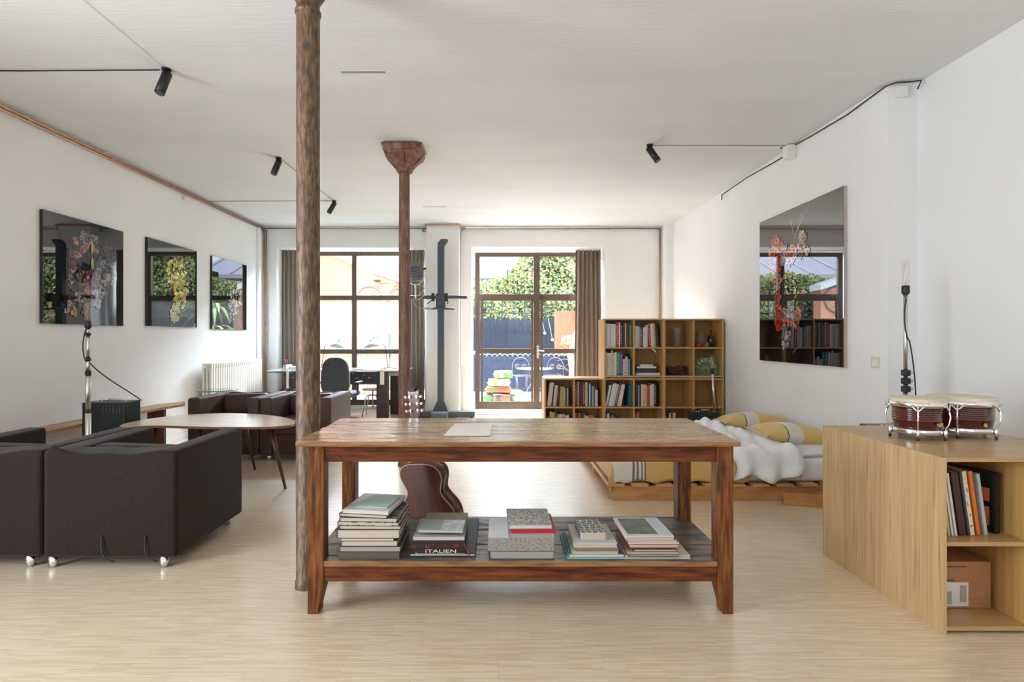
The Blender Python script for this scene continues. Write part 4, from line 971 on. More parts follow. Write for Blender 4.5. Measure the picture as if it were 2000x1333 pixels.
for k in range(3):
    bm = NB(); z = .93+k*.055; box(bm, -.02, -.025, z, .018, .02, z+.042, bev=.006); obj('clamp', bm, BLACK, l3)
    bm = NB(); cyl(bm, (.018, 0, z+.022), (.042, 0, z+.022), .011, n=10); obj('clamp_knob', bm, STEEL, l3)
# ---------------------------------------------------------------- bongos
SHELL = M('oxblood_lacquer', (.065, .006, .008), (.10, .012, .012), rough=.12, scale=(6, 6, 60), coat=.8)
SKIN = M('drum_skin', C(206, 192, 160), C(226, 214, 186), rough=.5, scale=(9, 9, 9))
def bongo(label, x, y, rr):
    t = thing('bongo_drum', label, 'drum', (x, y, CH), (0, 0, 0), 'pair of bongo drums')
    h = .212
    bm = NB(); pr = [(rr-.030, .045)]
    for k in range(6):
        z = .095+k*.011; pr += [(rr-.022, z), (rr-.0195, z+.003), (rr-.0195, z+.006), (rr-.022, z+.008)]
    pr += [(rr-.020, h-.03)]
    lathe(bm, pr, 40, cap=False); obj('shell', bm, SHELL, t)
    bm = NB(); lathe(bm, [(rr-.026, .028), (rr-.018, .026), (rr-.016, .030), (rr-.016, .050), (rr-.018, .054), (rr-.026, .052), (rr-.026, .028)], 40, cap=False); obj('bottom_ring', bm, CHROME, t)
    bm = NB(); lathe(bm, [(rr-.016, h-.048), (rr-.004, h-.046), (rr-.002, h-.03), (rr-.004, h-.018), (rr-.010, h-.016), (rr-.016, h-.048)], 40, cap=False); obj('top_rim', bm, CHROME, t)
    bm = NB(); lathe(bm, [(rr-.005, h-.020), (rr-.008, h-.004), (rr-.020, h), (0, h+.001)], 40, cap=False); obj('drum_head', bm, SKIN, t)
    for k in range(5):
        a = R(-54+72*k) if rr < .15 else R(-64+72*k); c, s = math.cos(a), math.sin(a)
        def q(r_, z, off=0): return (r_*c-off*s, r_*s+off*c, z)
        bm = NB(); tube(bm, [q(rr-.004, h-.04), q(rr+.006, h-.055), q(rr+.012, h-.09), q(rr+.006, h-.13), q(rr-.008, .06), q(rr-.008, .008)], .0042, 6); obj('tension_rod', bm, CHROME, t)
        bm = NB()
        for sg in (-1, 1): tube(bm, [q(rr+.003, h-.03, sg*.03), q(rr+.005, h-.055, sg*.008), q(rr+.006, h-.065, 0)], .0045, 5)
        obj('hoop_bracket', bm, CHROME, t)
        bm = NB(); p_ = q(rr-.008, 0); lathe(bm, [(.004, 0), (.007, .003), (.007, .010), (.003, .014)], 10, p_); obj('foot', bm, M('dark_red_rubber', (.03, .008, .008), rough=.5), t)
        bm = NB(); lathe(bm, [(.005, .013), (.009, .02), (.009, .05), (.005, .056)], 10, p_); obj('lug_nut', bm, CHROME, t)
    return t
d1 = bongo('smaller bongo drum, dark red with chrome rods, left of its pair on the cabinet', 2.213, 2.815, .128)
bm = NB(); ca = R(-72); 
def shield(bm, w_, h_):
    vs_ = [bm.verts.new(p) for p in ((-w_, 0, h_*.5), (w_, 0, h_*.5), (w_*.9, 0, h_*.1), (w_*.3, 0, -h_*.2), (0, 0, -h_*.5), (-w_*.3, 0, -h_*.2), (-w_*.9, 0, h_*.1))]
    f = bm.faces.new(vs_); r_ = bmesh.ops.extrude_face_region(bm, geom=[f]); bmesh.ops.translate(bm, vec=(0, -.002, 0), verts=[v for v in r_['geom'] if isinstance(v, bmesh.types.BMVert)])
shield(bm, .024, .024); o = obj('maker_badge', bm, M('brass_badge', C(200, 160, 90), rough=.3, metal=.6), d1); o.location = ((.111)*math.cos(ca), .111*math.sin(ca), .078); o.rotation_euler = (0, 0, ca+PI/2)
d2 = bongo('larger bongo drum, dark red with chrome rods, right of its pair on the cabinet', 2.507, 2.885, .158)
bm = NB(); ca = R(-88); cyl(bm, (.139*math.cos(ca), .139*math.sin(ca), .075), (.142*math.cos(ca), .142*math.sin(ca), .075), .010, n=10); obj('maker_badge', bm, _m['brass_badge'], d2)

# ---------------------------------------------------------------- pallet bed
PINE = M('pale_pine', C(190, 140, 84), C(214, 168, 112), rough=.5, scale=(3, 30, 30), detail=5)
PINE2 = M('pine_beam', C(176, 120, 66), C(206, 154, 96), rough=.5, scale=(4, 30, 30), detail=5)
t = thing('pallet_bed_base', 'low pine pallet bed base on the floor at right', 'bed', (0, 0, 0))
for y0 in (4.25, 5.0, 5.79):
    bm = NB(); prf = [(.93, .0), (2.93, .0), (2.93, .115), (.895, .115), (.895, .03)]
    A = [bm.verts.new((x, y0, z)) for x, z in prf]; B = [bm.verts.new((x, y0+.05, z)) for x, z in prf]
    bm.faces.new(A); bm.faces.new(B[::-1])
    for k in range(5): bm.faces.new((A[k], B[k], B[(k+1) % 5], A[(k+1) % 5]))
    bmesh.ops.recalc_face_normals(bm, faces=bm.faces[:]); bevel_sharp(bm, .004, 2, 30); obj('beam', bm, PINE2, t)
for k in range(11):
    x = .872+k*.192; bm = NB(); box(bm, x, 4.225, .115, min(x+.13, 2.93), 5.86, .137, bev=.003); obj('slat', bm, PINE, t)
bm = NB(); prism(bm, [(px(1522, 4.2), 4.14), (px(1600, 4.1)+.2, 4.02), (px(1600, 4.1)+.2, 4.06), (px(1527, 4.2), 4.20)], .0, .085); bmesh.ops.recalc_face_normals(bm, faces=bm.faces[:]); bevel_sharp(bm, .004, 2)
tag(obj('loose_plank', bm, PINE2), 'loose pine plank leaning on the floor against the bed base', 'plank')
SHEET = M('white_sheet', C(222, 220, 216), C(232, 230, 226), rough=.8, scale=(3, 3, 3), sheen=.3)
YEL = M('mustard_cotton', C(196, 152, 76), C(210, 168, 92), rough=.85, scale=(220, 220, 220), bump=.6, bscale=(160, 160, 160), sheen=.4)
def blanket_mat():
    m = bpy.data.materials.new('striped_blanket'); m.use_nodes = True; N = m.node_tree.nodes; L = m.node_tree.links; b = N['Principled BSDF']; b.inputs['Roughness'].default_value = .85; setin(b, 'Sheen Weight', .4)
    tc = N.new('ShaderNodeTexCoord'); sp = N.new('ShaderNodeSeparateXYZ'); L.new(tc.outputs['Object'], sp.inputs[0])
    nz = N.new('ShaderNodeTexNoise'); nz.inputs['Scale'].default_value = 2.5; L.new(tc.outputs['Object'], nz.inputs[0])
    ad = N.new('ShaderNodeMath'); ad.operation = 'MULTIPLY_ADD'; ad.inputs[1].default_value = .06; L.new(nz.outputs[0], ad.inputs[0]); L.new(sp.outputs['X'], ad.inputs[2])
    mr = N.new('ShaderNodeMapRange'); mr.inputs['From Min'].default_value = .85; mr.inputs['From Max'].default_value = 2.05; L.new(ad.outputs[0], mr.inputs[0])
    rp = N.new('ShaderNodeValToRGB'); rp.color_ramp.interpolation = 'CONSTANT'; L.new(mr.outputs[0], rp.inputs[0])
    yel = C(204, 166, 98)+(1,); wh = C(214, 208, 200)+(1,); gr = C(128, 112, 100)+(1,); dk = C(70, 60, 60)+(1,)
    st = [(0, yel), (.085, wh), (.20, gr), (.215, wh), (.23, gr), (.245, wh), (.258, gr), (.27, wh), (.283, dk), (.292, yel)]
    while len(rp.color_ramp.elements) < len(st): rp.color_ramp.elements.new(.5)
    for e, (p_, c) in zip(rp.color_ramp.elements, st): e.position = p_; e.color = c
    L.new(rp.outputs[0], b.inputs['Base Color'])
    wv = N.new('ShaderNodeTexNoise'); wv.inputs['Scale'].default_value = 1; mp = N.new('ShaderNodeMapping'); mp.inputs['Scale'].default_value = (60, 260, 260); L.new(tc.outputs['Object'], mp.inputs[0]); L.new(mp.outputs[0], wv.inputs[0])
    bp = N.new('ShaderNodeBump'); bp.inputs['Strength'].default_value = .5; bp.inputs['Distance'].default_value = .004; L.new(wv.outputs[0], bp.inputs['Height']); L.new(bp.outputs[0], b.inputs['Normal']); return m
bm = NB(); box(bm, .96, 4.285, .138, 2.93, 5.84, .325, bev=.045, seg=4); tag(obj('mattress', bm, SHEET, None, 'auto'), 'mattress in a white sheet on the pallet bed', 'mattress')
def drape(bm, x0, x1, prof, nx, fn, mi=0):
    """prof: list of (y,z) ; fn(u,s,y,z)->(dx,dy,dz)"""
    g = []
    for i in range(nx+1):
        u = i/nx; row_ = []
        for j, (y, z) in enumerate(prof):
            s = j/(len(prof)-1); dx, dy, dz = fn(u, s, y, z); row_.append(bm.verts.new((x0+(x1-x0)*u+dx, y+dy, z+dz)))
        g.append(row_)
    for i in range(nx):
        for j in range(len(prof)-1):
            f = bm.faces.new((g[i][j], g[i+1][j], g[i+1][j+1], g[i][j+1])); f.smooth = True; f.material_index = mi
def prof_over(yb, yf, ztop, zb, zf, r_=.05, n=26):
    out = [(yb, zb), (yb, (zb+ztop)/2)]
    for k in range(5): a = R(k*90/4); out.append((yb-r_+r_*math.cos(a), ztop-r_+r_*math.sin(a)))
    for k in range(1, n): out.append((yb-r_+(yf-yb+2*r_)*k/n, ztop))
    for k in range(5): a = R(90+k*90/4); out.append((yf+r_+r_*math.cos(a), ztop-r_+r_*math.sin(a)))
    m = 5
    for k in range(1, m+1): out.append((yf, ztop-r_+(zf-ztop+r_)*k/m))
    return out
def solid(o, th):
    md = o.modifiers.new('thickness', 'SOLIDIFY'); md.thickness = th; md.offset = 1
    return o
bm = NB()
def fb(u, s, y, z):
    hang = max(0, .26-z)/.12 if y < 4.4 else 0
    foot = max(0, 1-u/.07)
    wr_ = .006*math.sin(u*37+y*5)+.004*math.sin(u*90+y*11)
    return (0, -.012*hang*math.sin(u*23)-.012*hang, wr_*(z > .3)-(.17*foot**1.5 if z > .15 else 0)+.012*hang*math.sin(u*31+1))
drape(bm, .885, 2.02, prof_over(5.87, 4.262, .340, .2, .150, .06), 60, fb)
o = obj('blanket', bm, blanket_mat()); solid(o, .006); tag(o, 'mustard yellow blanket with white striped foot end, spread over the mattress', 'blanket')
bm = NB(); random.seed(8)
def fd(u, s, y, z):
    e = min(1, min(u, 1-u)/.16); e = math.sqrt(max(0, 1-(1-e)**2))
    w1 = .018*math.sin(u*11+y*4)+.012*math.sin(u*23-y*9+1)+.008*math.sin(y*31+u*6)
    hang = max(0, .30-z)/.13 if y < 4.5 else 0
    lift = (.075*e+w1*e) if z > .28 else .02*e
    return (.16*(y-4.6)*(1-u)*.8+.02*math.sin(y*8+z*20), -(.05*e+.035*math.sin(u*17))*min(1, hang+.3)*(y < 4.6), lift-.07*(1-e)*(z > .28)*.2+hang*.03*math.sin(u*9))
drape(bm, 1.93, 2.44, prof_over(5.80, 4.24, .345, .28, .165, .07, 30), 40, fd)
o = obj('duvet', bm, M('white_duvet', C(226, 226, 228), C(236, 236, 238), rough=.85, scale=(3, 3, 3), sheen=.3, bump=1.5, bscale=(11, 11, 11))); solid(o, .012); tag(o, 'white crumpled duvet folded across the bed, hanging over its front', 'duvet')
def pillow(name, label, loc, rot, w_, d_, h_, mat, group, fringe=False, tilt=0):
    t = thing(name, label, 'pillow', loc, rot, group)
    bm = NB(); n = 18
    for sgn in (1, -1):
        g = []
        for i in range(n+1):
            row_ = []
            for j in range(n+1):
                u = -1+2*i/n; v = -1+2*j/n
                zz_ = ((1-abs(u)**2.6)*(1-abs(v)**2.6))**.55 if abs(u) < 1 and abs(v) < 1 else 0
                pinch = 1-.10*(1-abs(v)**2)*abs(u)**3*0; kx = 1-.06*(1-v*v); ky = 1-.06*(1-u*u)
                wr_ = .03*math.sin(u*7+v*5)*zz_
                row_.append(bm.verts.new((u*w_/2*(1 if abs(u) < 1 else 1)*(kx), v*d_/2*ky, sgn*(h_/2*(zz_+wr_))+h_/2)))
            g.append(row_)
        for i in range(n):
            for j in range(n):
                q = (g[i][j], g[i+1][j], g[i+1][j+1], g[i][j+1]); f = bm.faces.new(q if sgn > 0 else q[::-1]); f.smooth = True
    bmesh.ops.remove_doubles(bm, verts=bm.verts[:], dist=.0004)
    obj('pillow_body', bm, mat, t)
    if fringe:
        bm = NB(); random.seed(3)
        for sx in (-1, 1):
            for k in range(36):
                v = -1+2*k/35; x = sx*w_/2*(1-.06*(1-v*v)); y = v*d_/2
                tube(bm, [(x-sx*.004, y, h_/2), (x+sx*.012, y+random.uniform(-.006, .006), h_/2-.004), (x+sx*.022, y+random.uniform(-.01, .01), h_/2-.012)], .0028, 4)
        obj('fringe', bm, M('cream_fringe', C(214, 196, 160), rough=.9), t)['kind'] = 'stuff'
    return t
def cushion_mat():
    m = bpy.data.materials.new('banded_cushion'); m.use_nodes = True; N = m.node_tree.nodes; L = m.node_tree.links; b = N['Principled BSDF']; b.inputs['Roughness'].default_value = .85; setin(b, 'Sheen Weight', .4)
    tc = N.new('ShaderNodeTexCoord'); sp = N.new('ShaderNodeSeparateXYZ'); L.new(tc.outputs['Object'], sp.inputs[0])
    mr = N.new('ShaderNodeMapRange'); mr.inputs['From Min'].default_value = -.32; mr.inputs['From Max'].default_value = .32; L.new(sp.outputs['X'], mr.inputs[0])
    rp = N.new('ShaderNodeValToRGB'); rp.color_ramp.interpolation = 'CONSTANT'; L.new(mr.outputs[0], rp.inputs[0])
    yel = C(206, 172, 98)+(1,); wh = C(206, 200, 190)+(1,); dk = C(90, 84, 78)+(1,)
    st = [(0, yel), (.30, dk), (.315, wh), (.50, yel)]
    while len(rp.color_ramp.elements) < len(st): rp.color_ramp.elements.new(.5)
    for e, (p_, c) in zip(rp.color_ramp.elements, st): e.position = p_; e.color = c
    L.new(rp.outputs[0], b.inputs['Base Color']); return m
CU = cushion_mat()
pillow('pillow', 'white pillow under the nearer yellow cushion', (2.66, 4.60, .30), (0, R(-3), R(4)), .50, .60, .11, SHEET, None)
pillow('pillow', 'white pillow under the farther yellow cushion', (2.60, 5.40, .305), (0, 0, R(-2)), .60, .66, .09, SHEET, None)
pillow('cushion', 'nearer mustard cushion with white band and cream fringe on the bed', (2.565, 4.66, .368), (0, R(4), R(-4)), .60, .46, .18, CU, None, True)
pillow('cushion', 'farther mustard cushion with white band and cream fringe on the bed', (2.60, 5.44, .355), (R(-4), R(0), R(-8)), .62, .48, .18, CU, None, True)

# ---------------------------------------------------------------- guitar leaning on the back of the table
MAH = M('mahogany', (.085, .018, .010), (.15, .04, .024), rough=.22, scale=(30, 30, 2.5), coat=.5, detail=5)
BIND = M('cream_binding', C(214, 190, 140), rough=.35)
t = thing('guitar', 'mahogany acoustic guitar seen from behind, leaning on the far side of the worktable', 'guitar', (-.425, 3.475, .012))
t.rotation_euler = Euler((R(13), R(-5.5), R(-24)), 'XYZ')
prof = [(.0, 0), (.07, .004), (.13, .02), (.175, .055), (.197, .11), (.198, .16), (.18, .21), (.15, .25), (.128, .285), (.125, .31), (.135, .345), (.15, .385), (.152, .42), (.14, .455), (.11, .48), (.07, .492), (.03, .495), (0, .495)]
pts = [(x, z) for x, z in prof]+[(-x, z) for x, z in prof[::-1][1:-1]]
pts = cr(pts, 3)
def body(bm, y0, y1, k=1):
    A = [bm.verts.new((x*k, y0, z)) for x, z in pts]; B = [bm.verts.new((x*k, y1, z)) for x, z in pts]; n = len(pts)
    bm.faces.new(A); bm.faces.new(B[::-1])
    for i in range(n): bm.faces.new((A[i], B[i], B[(i+1) % n], A[(i+1) % n])).smooth = True
    bmesh.ops.recalc_face_normals(bm, faces=bm.faces[:])
bm = NB(); body(bm, 0, .1); obj('body', bm, MAH, t)
for y in (0, .1):
    bm = NB(); tube(bm, [(x, y, z) for x, z in pts], .0032, 6, closed=True); obj('binding', bm, BIND, t)
bm = NB()
vs_, fs = [], []
sec = [(.028, .04, .093, .44), (.028, .045, .093, .495), (.028, .068, .095, .52), (.026, .078, .097, .57), (.023, .08, .099, .78)]
rings = []
for hw, y0, y1, z in sec:
    rings.append([bm.verts.new(p) for p in ((-hw, y1, z), (-hw, y1-.006, z), (-hw*.6, y0+.004, z), (0, y0, z), (hw*.6, y0+.004, z), (hw, y1-.006, z), (hw, y1, z))])
for A, B in zip(rings, rings[1:]):
    for k in range(7): bm.faces.new((A[k], A[(k+1) % 7], B[(k+1) % 7], B[k])).smooth = True
bm.faces.new(rings[0]); bm.faces.new(rings[-1]); bmesh.ops.recalc_face_normals(bm, faces=bm.faces[:]); obj('neck', bm, MAH, t)
bm = NB(); box(bm, -.021, -.0, 0, .021, .016, .01)
bm.free(); bm = NB(); hd = [(-.024, 0), (.024, 0), (.036, .03), (.040, .17), (.022, .18), (0, .172), (-.022, .18), (-.040, .17), (-.036, .03)]
A = [bm.verts.new((x, .0, z)) for x, z in hd]; B = [bm.verts.new((x, .016, z)) for x, z in hd]; bm.faces.new(A); bm.faces.new(B[::-1])
for i in range(9): bm.faces.new((A[i], B[i], B[(i+1) % 9], A[(i+1) % 9]))
bmesh.ops.recalc_face_normals(bm, faces=bm.faces[:]); h_ = obj('headstock', bm, MAH, t, loc=(0, .083, .778)); h_.rotation_euler = (R(-12), 0, 0)
for sx in (-1, 1):
    for k in range(3):
        bm = NB(); z = .045+k*.045; box(bm, sx*.026-.008, -.010, z-.010, sx*.026+.008, 0, z+.010, bev=.003); cyl(bm, (sx*.03, -.005, z), (sx*.05, -.005, z), .0025, n=6); obj('tuner', bm, CHROME, h_)
        bm = NB(); box(bm, sx*.058-.008, -.012, z-.009, sx*.058+.008, .004, z+.009, bev=.005); obj('tuner_button', bm, M('pearl', C(222, 206, 186), rough=.25), h_)
bm = NB(); box(bm, -.022, -.018, .168, .022, .03, .19, bev=.005); tube(bm, [(.018, -.012, .18), (.05, -.02, .205), (.062, -.02, .20)], .006, 6); obj('clip_tuner', bm, BLACK, h_)
bm = NB(); cyl(bm, (0, .05, .0), (0, .05, -.012), .007, n=10); obj('strap_pin', bm, CHROME, t)

# ---------------------------------------------------------------- curtains
CUR = M('taupe_curtain', C(128, 116, 101), C(146, 134, 118), rough=.85, scale=(200, 200, 40), sheen=.3)
CUR2 = M('brown_curtain', C(118, 102, 90), C(136, 118, 104), rough=.85, scale=(200, 200, 40), sheen=.3)
def curtain(label, x0, x1, y, zt, zb, folds, amp, mat, flare=0):
    t = thing('curtain', label, 'curtain', (0, 0, 0))
    bm = NB(); n = folds*10; m_ = 14; g = []
    for i in range(n+1):
        u = i/n; row_ = []
        for j in range(m_+1):
            v = j/m_; a = amp*(1-.15*v)*(.8+.2*math.sin(i*.37)); ph = u*folds*2*PI+.5*math.sin(v*3+u*5)*v
            x = x0+(x1-x0)*u+flare*(v)*(u-.5)*2+.012*math.sin(v*5+u*7)*v; row_.append(bm.verts.new((x, y+a*math.sin(ph), zt+(zb-zt)*v)))
        g.append(row_)
    for i in range(n):
        for j in range(m_): bm.faces.new((g[i][j], g[i][j+1], g[i+1][j+1], g[i+1][j])).smooth = True
    o = obj('drape', bm, mat, t); solid(o, .003)
    bm = NB(); box(bm, x0-.02, y-.012, zt+.004, x1+.02, y+.012, zt+.02); obj('curtain_rail', bm, WHITE, t)
    bm = NB()
    for i in range(folds+1): cyl(bm, (x0+(x1-x0)*i/folds, y, zt-.02), (x0+(x1-x0)*i/folds, y, zt+.006), .004, n=6)
    obj('hook', bm, WHITE, t)['kind'] = 'stuff'
    return t
YC = 9.48
curtain('taupe curtain at the left edge of the garden window', px(541, YC), px(584, YC), YC, 2.86, .03, 5, .035, CUR)
curtain('taupe curtain at the right edge of the garden window, beside the pillar', px(800, YC), px(829, YC), YC, 2.86, .05, 4, .035, CUR)
curtain('brown curtain drawn to the right side of the garden door', px(1124, YC), px(1173, YC), YC, 2.86, .03, 6, .04, CUR2, .02)

# ---------------------------------------------------------------- pipes and cables
def pipe(name, label, pts, r_, mat, clips=(), cat='pipe', clipmat=None, group=None):
    t = thing(name, label, cat, (0, 0, 0), group=group)
    bm = NB(); tube(bm, pts, r_, 8); obj('tube', bm, mat, t)
    for c in clips:
        bm = NB(); x, y, z = c[:3]; box(bm, x-.014, y-.014, z-.016, x+.014, y+.014, z+.016, bev=.003); obj('clip', bm, clipmat or STEEL, t)
    return t
clY = (2.6, 3.7, 4.6, 5.6, 6.6, 7.6, 8.6)
pipe('copper_pipe', 'upper copper pipe running along the top of the left wall', [(XL+.03, -2.9, CZ-.035), (XL+.03, 4, CZ-.035), (XL+.03, 9.2, CZ-.035)], .011, COPPER, [(XL+.022, y, CZ-.045) for y in clY])
pipe('copper_pipe', 'lower copper pipe running along the top of the left wall', [(XL+.03, -2.9, CZ-.066), (XL+.03, 4, CZ-.066), (XL+.03, 9.19, CZ-.066)], .011, COPPER)
pipe('copper_pipe', 'pair-left copper pipe rising in the left back corner', [(XL+.03, 9.215, .1), (XL+.03, 9.215, 3.19)], .011, COPPER, [(XL+.03, 9.225, z) for z in (.6, .95, 1.45, 2.1, 2.75)])
pipe('copper_pipe', 'pair-right copper pipe rising in the left back corner', [(XL+.065, 9.215, .1), (XL+.065, 9.215, 3.16)], .011, COPPER)
pipe('copper_pipe', 'copper pipe along the top of the back wall above the garden window', [(XL+.06, 9.22, CZ-.035), (-1.24, 9.22, CZ-.035)], .011, COPPER, [(px(x, 9.2), 9.23, CZ-.035) for x in (600, 678, 760)])
pipe('copper_pipe', 'copper pipe around the pillar and above the garden door', [(-1.235, 9.22, CZ-.035), (-1.235, 8.975, CZ-.03), (-.635, 8.975, CZ-.03), (-.635, 9.215, CZ-.038), (2.79, 9.22, CZ-.038)], .011, COPPER, [(px(x, 9.2), 9.23, CZ-.038) for x in (955, 1030, 1110, 1190, 1255)])
pipe('copper_pipe', 'copper pipe running down the back wall above the bookcase', [(2.80, 9.215, .1), (2.80, 9.215, 3.18)], .013, COPPER, [(2.80, 9.225, z) for z in (1.65, 2.4, 3.0)])
random.seed(11)
BGC = M('blue_grey_cable', C(96, 112, 120), rough=.5)
for (x, y, lb_) in ((XL+.05, 9.16, 'left back corner of the ceiling'), (-1.27, 9.14, 'left side of the pillar top'), (-.60, 9.1, 'right side of the pillar top'), (2.76, 9.15, 'right end of the back wall pipe')):
    bm = NB()
    for k in range(3):
        p = [(x+random.uniform(-.04, .05), y+random.uniform(-.02, .02), CZ-.02-random.uniform(0, .10)) for _ in range(5)]; tube(bm, p, .004, 5)
    tag(obj('cable_bundle', bm, BGC), 'tangled grey cables at the '+lb_, 'cables')
pipe('cable_duct', 'thin white cable duct running down beside the pillar', [(-.645, 9.235, 3.15), (-.645, 9.235, .83), (-.60, 9.235, .80), (-.60, 9.235, .05)], .014, WHITE, cat='duct')
BC = M('black_cable', (.02, .02, .02), rough=.6); GC = M('grey_cable', (.16, .16, .15), rough=.6)
def cable(label, pts, r_=.0045, mat=BC):
    bm = NB(); tube(bm, pts, r_, 6); return tag(obj('cable', bm, mat), label, 'cable')
cable('black cable along the top of the right wall to the ceiling corner', [(XR2-.03, 4.0, CZ-.06), (XR2-.04, 3.95, CZ-.02), (XR2-.10, 3.99, CZ-.012), (2.99, 4.00, CZ-.012), (XR-.012, 4.05, CZ-.015), (XR-.012, 4.5, CZ-.045), (XR-.012, 5.0, CZ-.03), (XR-.012, 5.35, CZ-.012), (XR-.10, 5.4, CZ-.008)], .0055)
cable('black cable farther along the top of the right wall, ending above the big picture', [(XR-.012, 5.42, CZ-.06), (XR-.012, 5.7, CZ-.055), (XR-.012, 6.3, CZ-.03), (XR-.012, 7.02, CZ-.045), (XR-.012, 7.03, CZ-.11)], .0055)
cable('thin cable crossing the ceiling to the right spotlight', [(1.52, 5.33, CZ-.006), (XR-.02, 5.33, CZ-.006)], .003, GC)
cable('black cable crossing the ceiling from the left wall to the nearest spotlight', [(XL+.02, 3.83, CZ-.008), (-3.4, 3.84, CZ-.005), (-2.43, 3.82, CZ-.008)], .0045)
cable('thin cable crossing the ceiling to the farthest spotlight', [(XL+.02, 7.5, CZ-.006), (-2.36, 7.49, CZ-.006)], .0035, GC)
cable('thin cable on the ceiling linking two spotlights behind the brown column', [(-2.34, 5.72, CZ-.005), (-2.32, 7.45, CZ-.005)], .003, GC)
cable('thin crack in the ceiling running back from the nearest spotlight', [(-2.38, 3.8, CZ-.005), (-2.36, 2.9, CZ-.003)], .0012, M('ceiling_crack', (.4, .4, .39), rough=.7))  # hairline ceiling crack drawn as a thin grey tube
def jbox(label, x, y, z, sx, sy, sz, name='junction_box'):
    bm = NB(); box(bm, x-sx/2, y-sy/2, z-sz/2, x+sx/2, y+sy/2, z+sz/2, bev=.004); return tag(obj(name, bm, WHITE), label, 'junction box')
jbox('white junction box at the top of the right wall by the spotlight cable', XR-.045, 5.33, CZ-.075, .085, .10, .13)
jbox('white junction box at the top of the mauve pier face', px(1762, 4.02), 4.025, CZ-.07, .085, .028, .085)
jbox('small white junction box high on the left wall under the pipes', XL+.022, 6.9, CZ-.13, .04, .05, .05)
jbox('white intercom on the left reveal of the garden door', DX0+.012, 9.48, 1.47, .022, .05, .16, 'intercom')
t = thing('light_switch', 'square white light switch on the right wall beneath the big picture', 'switch', (XR, 4.17, 1.108))
bm = NB(); box(bm, -.012, -.042, -.042, -.0005, .042, .042, bev=.003); obj('switch_plate', bm, M('ivory_switch', C(206, 200, 186), rough=.4), t)
bm = NB(); box(bm, -.017, -.024, -.024, -.012, .0, .024, bev=.002); obj('rocker', bm, M('rocker_white', C(224, 220, 210), rough=.35), t)
bm = NB(); box(bm, -.017, .001, -.024, -.012, .024, .024, bev=.002); obj('rocker', bm, M('rocker_white', C(224, 220, 210), rough=.35), t)

# ---------------------------------------------------------------- ceiling spotlights
SPB = M('matt_black_metal', (.008, .008, .009), (.014, .014, .015), rough=.38)
def spot(label, x, y, dx, dy, L_=.15):
    t = thing('spotlight', label, 'spotlight', (x, y, CZ), group='black ceiling spotlights')
    bm = NB(); cyl(bm, (0, 0, 0), (0, 0, -.012), .032, n=20); cyl(bm, (0, 0, -.01), (0, 0, -.055), .026, n=18); obj('mount', bm, SPB, t)
    d = Vector((dx, dy, -1)).normalized(); p = Vector((0, 0, -.05))
    bm = NB(); cyl(bm, p-d*.02, p+d*L_, .033, n=24); obj('lamp_head', bm, SPB, t)
    bm = NB(); cyl(bm, p+d*(L_-.004), p+d*(L_+.001), .026, n=20); obj('lens', bm, M('dark_lens', (.05, .05, .05), rough=.1), t)
spot('black ceiling spotlight nearest the camera at upper left', -2.38, 3.82, -.12, -.35, .155)
spot('black ceiling spotlight left of the brown column', -2.352, 5.70, -.25, -.3)
spot('black ceiling spotlight just right of the brown column, farthest back', -2.31, 7.49, -.45, -.3)
spot('black ceiling spotlight at right, near the big picture', 1.515, 5.32, .55, -.3)

# ---------------------------------------------------------------- studio stand with film light
t = thing('studio_stand', 'tall dark grey studio camera stand with cross arm on a wide base', 'stand', (px(861.5, 8.72), 8.72, 0))
bm = NB(); box(bm, -.40, -.10, .012, .555, .06, .10, bev=.012)
prism(bm, [(-.13, -.34), (.13, -.34), (.13, -.10), (-.13, -.10)], .012, .11); obj('base', bm, DARKMETAL, t)
bm = NB()
for x, y in ((-.36, -.02), (.5, -.02), (0, -.3)): cyl(bm, (x, y, 0), (x, y, .014), .02, n=10)
obj('foot', bm, BLACK, t)['kind'] = 'stuff'
bm = NB(); rings = []
for hw, z in ((.13, .10), (.12, .13), (.075, .23), (.062, .26)):
    rings.append([bm.verts.new(p) for p in ((-hw, -hw, z), (hw, -hw, z), (hw, hw*.6, z), (-hw, hw*.6, z))])
for A, B in zip(rings, rings[1:]):
    for k in range(4): bm.faces.new((A[k], A[(k+1) % 4], B[(k+1) % 4], B[k]))
bm.faces.new(rings[0][::-1]); bm.faces.new(rings[-1]); bevel_sharp(bm, .006, 2, 30); obj('pedestal', bm, DARKMETAL, t)
bm = NB(); box(bm, -.055, -.055, .25, .055, .05, 2.80, bev=.018, seg=3); obj('column_tube', bm, DARKMETAL, t, 'auto')
bm = NB(); vs_ = box(bm, -.05, -.05, 2.80, .05, .04, 2.80); bm.free(); bm = NB()
A = [(-.05, 2.79), (.05, 2.79), (.11, 2.87), (.11, 2.91), (-.0, 2.91), (-.055, 2.84)]
a_ = [bm.verts.new((x, -.05, z)) for x, z in A]; b_ = [bm.verts.new((x, .045, z)) for x, z in A]; bm.faces.new(a_); bm.faces.new(b_[::-1])
for i in range(6): bm.faces.new((a_[i], b_[i], b_[(i+1) % 6], a_[(i+1) % 6]))
bmesh.ops.recalc_face_normals(bm, faces=bm.faces[:]); bevel_sharp(bm, .006, 2, 30); obj('head_bracket', bm, DARKMETAL, t)
bm = NB(); box(bm, -.075, -.085, 1.76, .075, .07, 2.02, bev=.01); obj('carriage', bm, DARKMETAL, t)
bm = NB(); cyl(bm, (-.62, -.10, 1.955), (.43, -.10, 1.955), .030, n=16); obj('cross_arm', bm, DARKMETAL, t)
bm = NB(); cyl(bm, (-.26, -.10, 1.775), (.23, -.10, 1.765), .017, n=12); obj('lower_rod', bm, DARKMETAL, t)
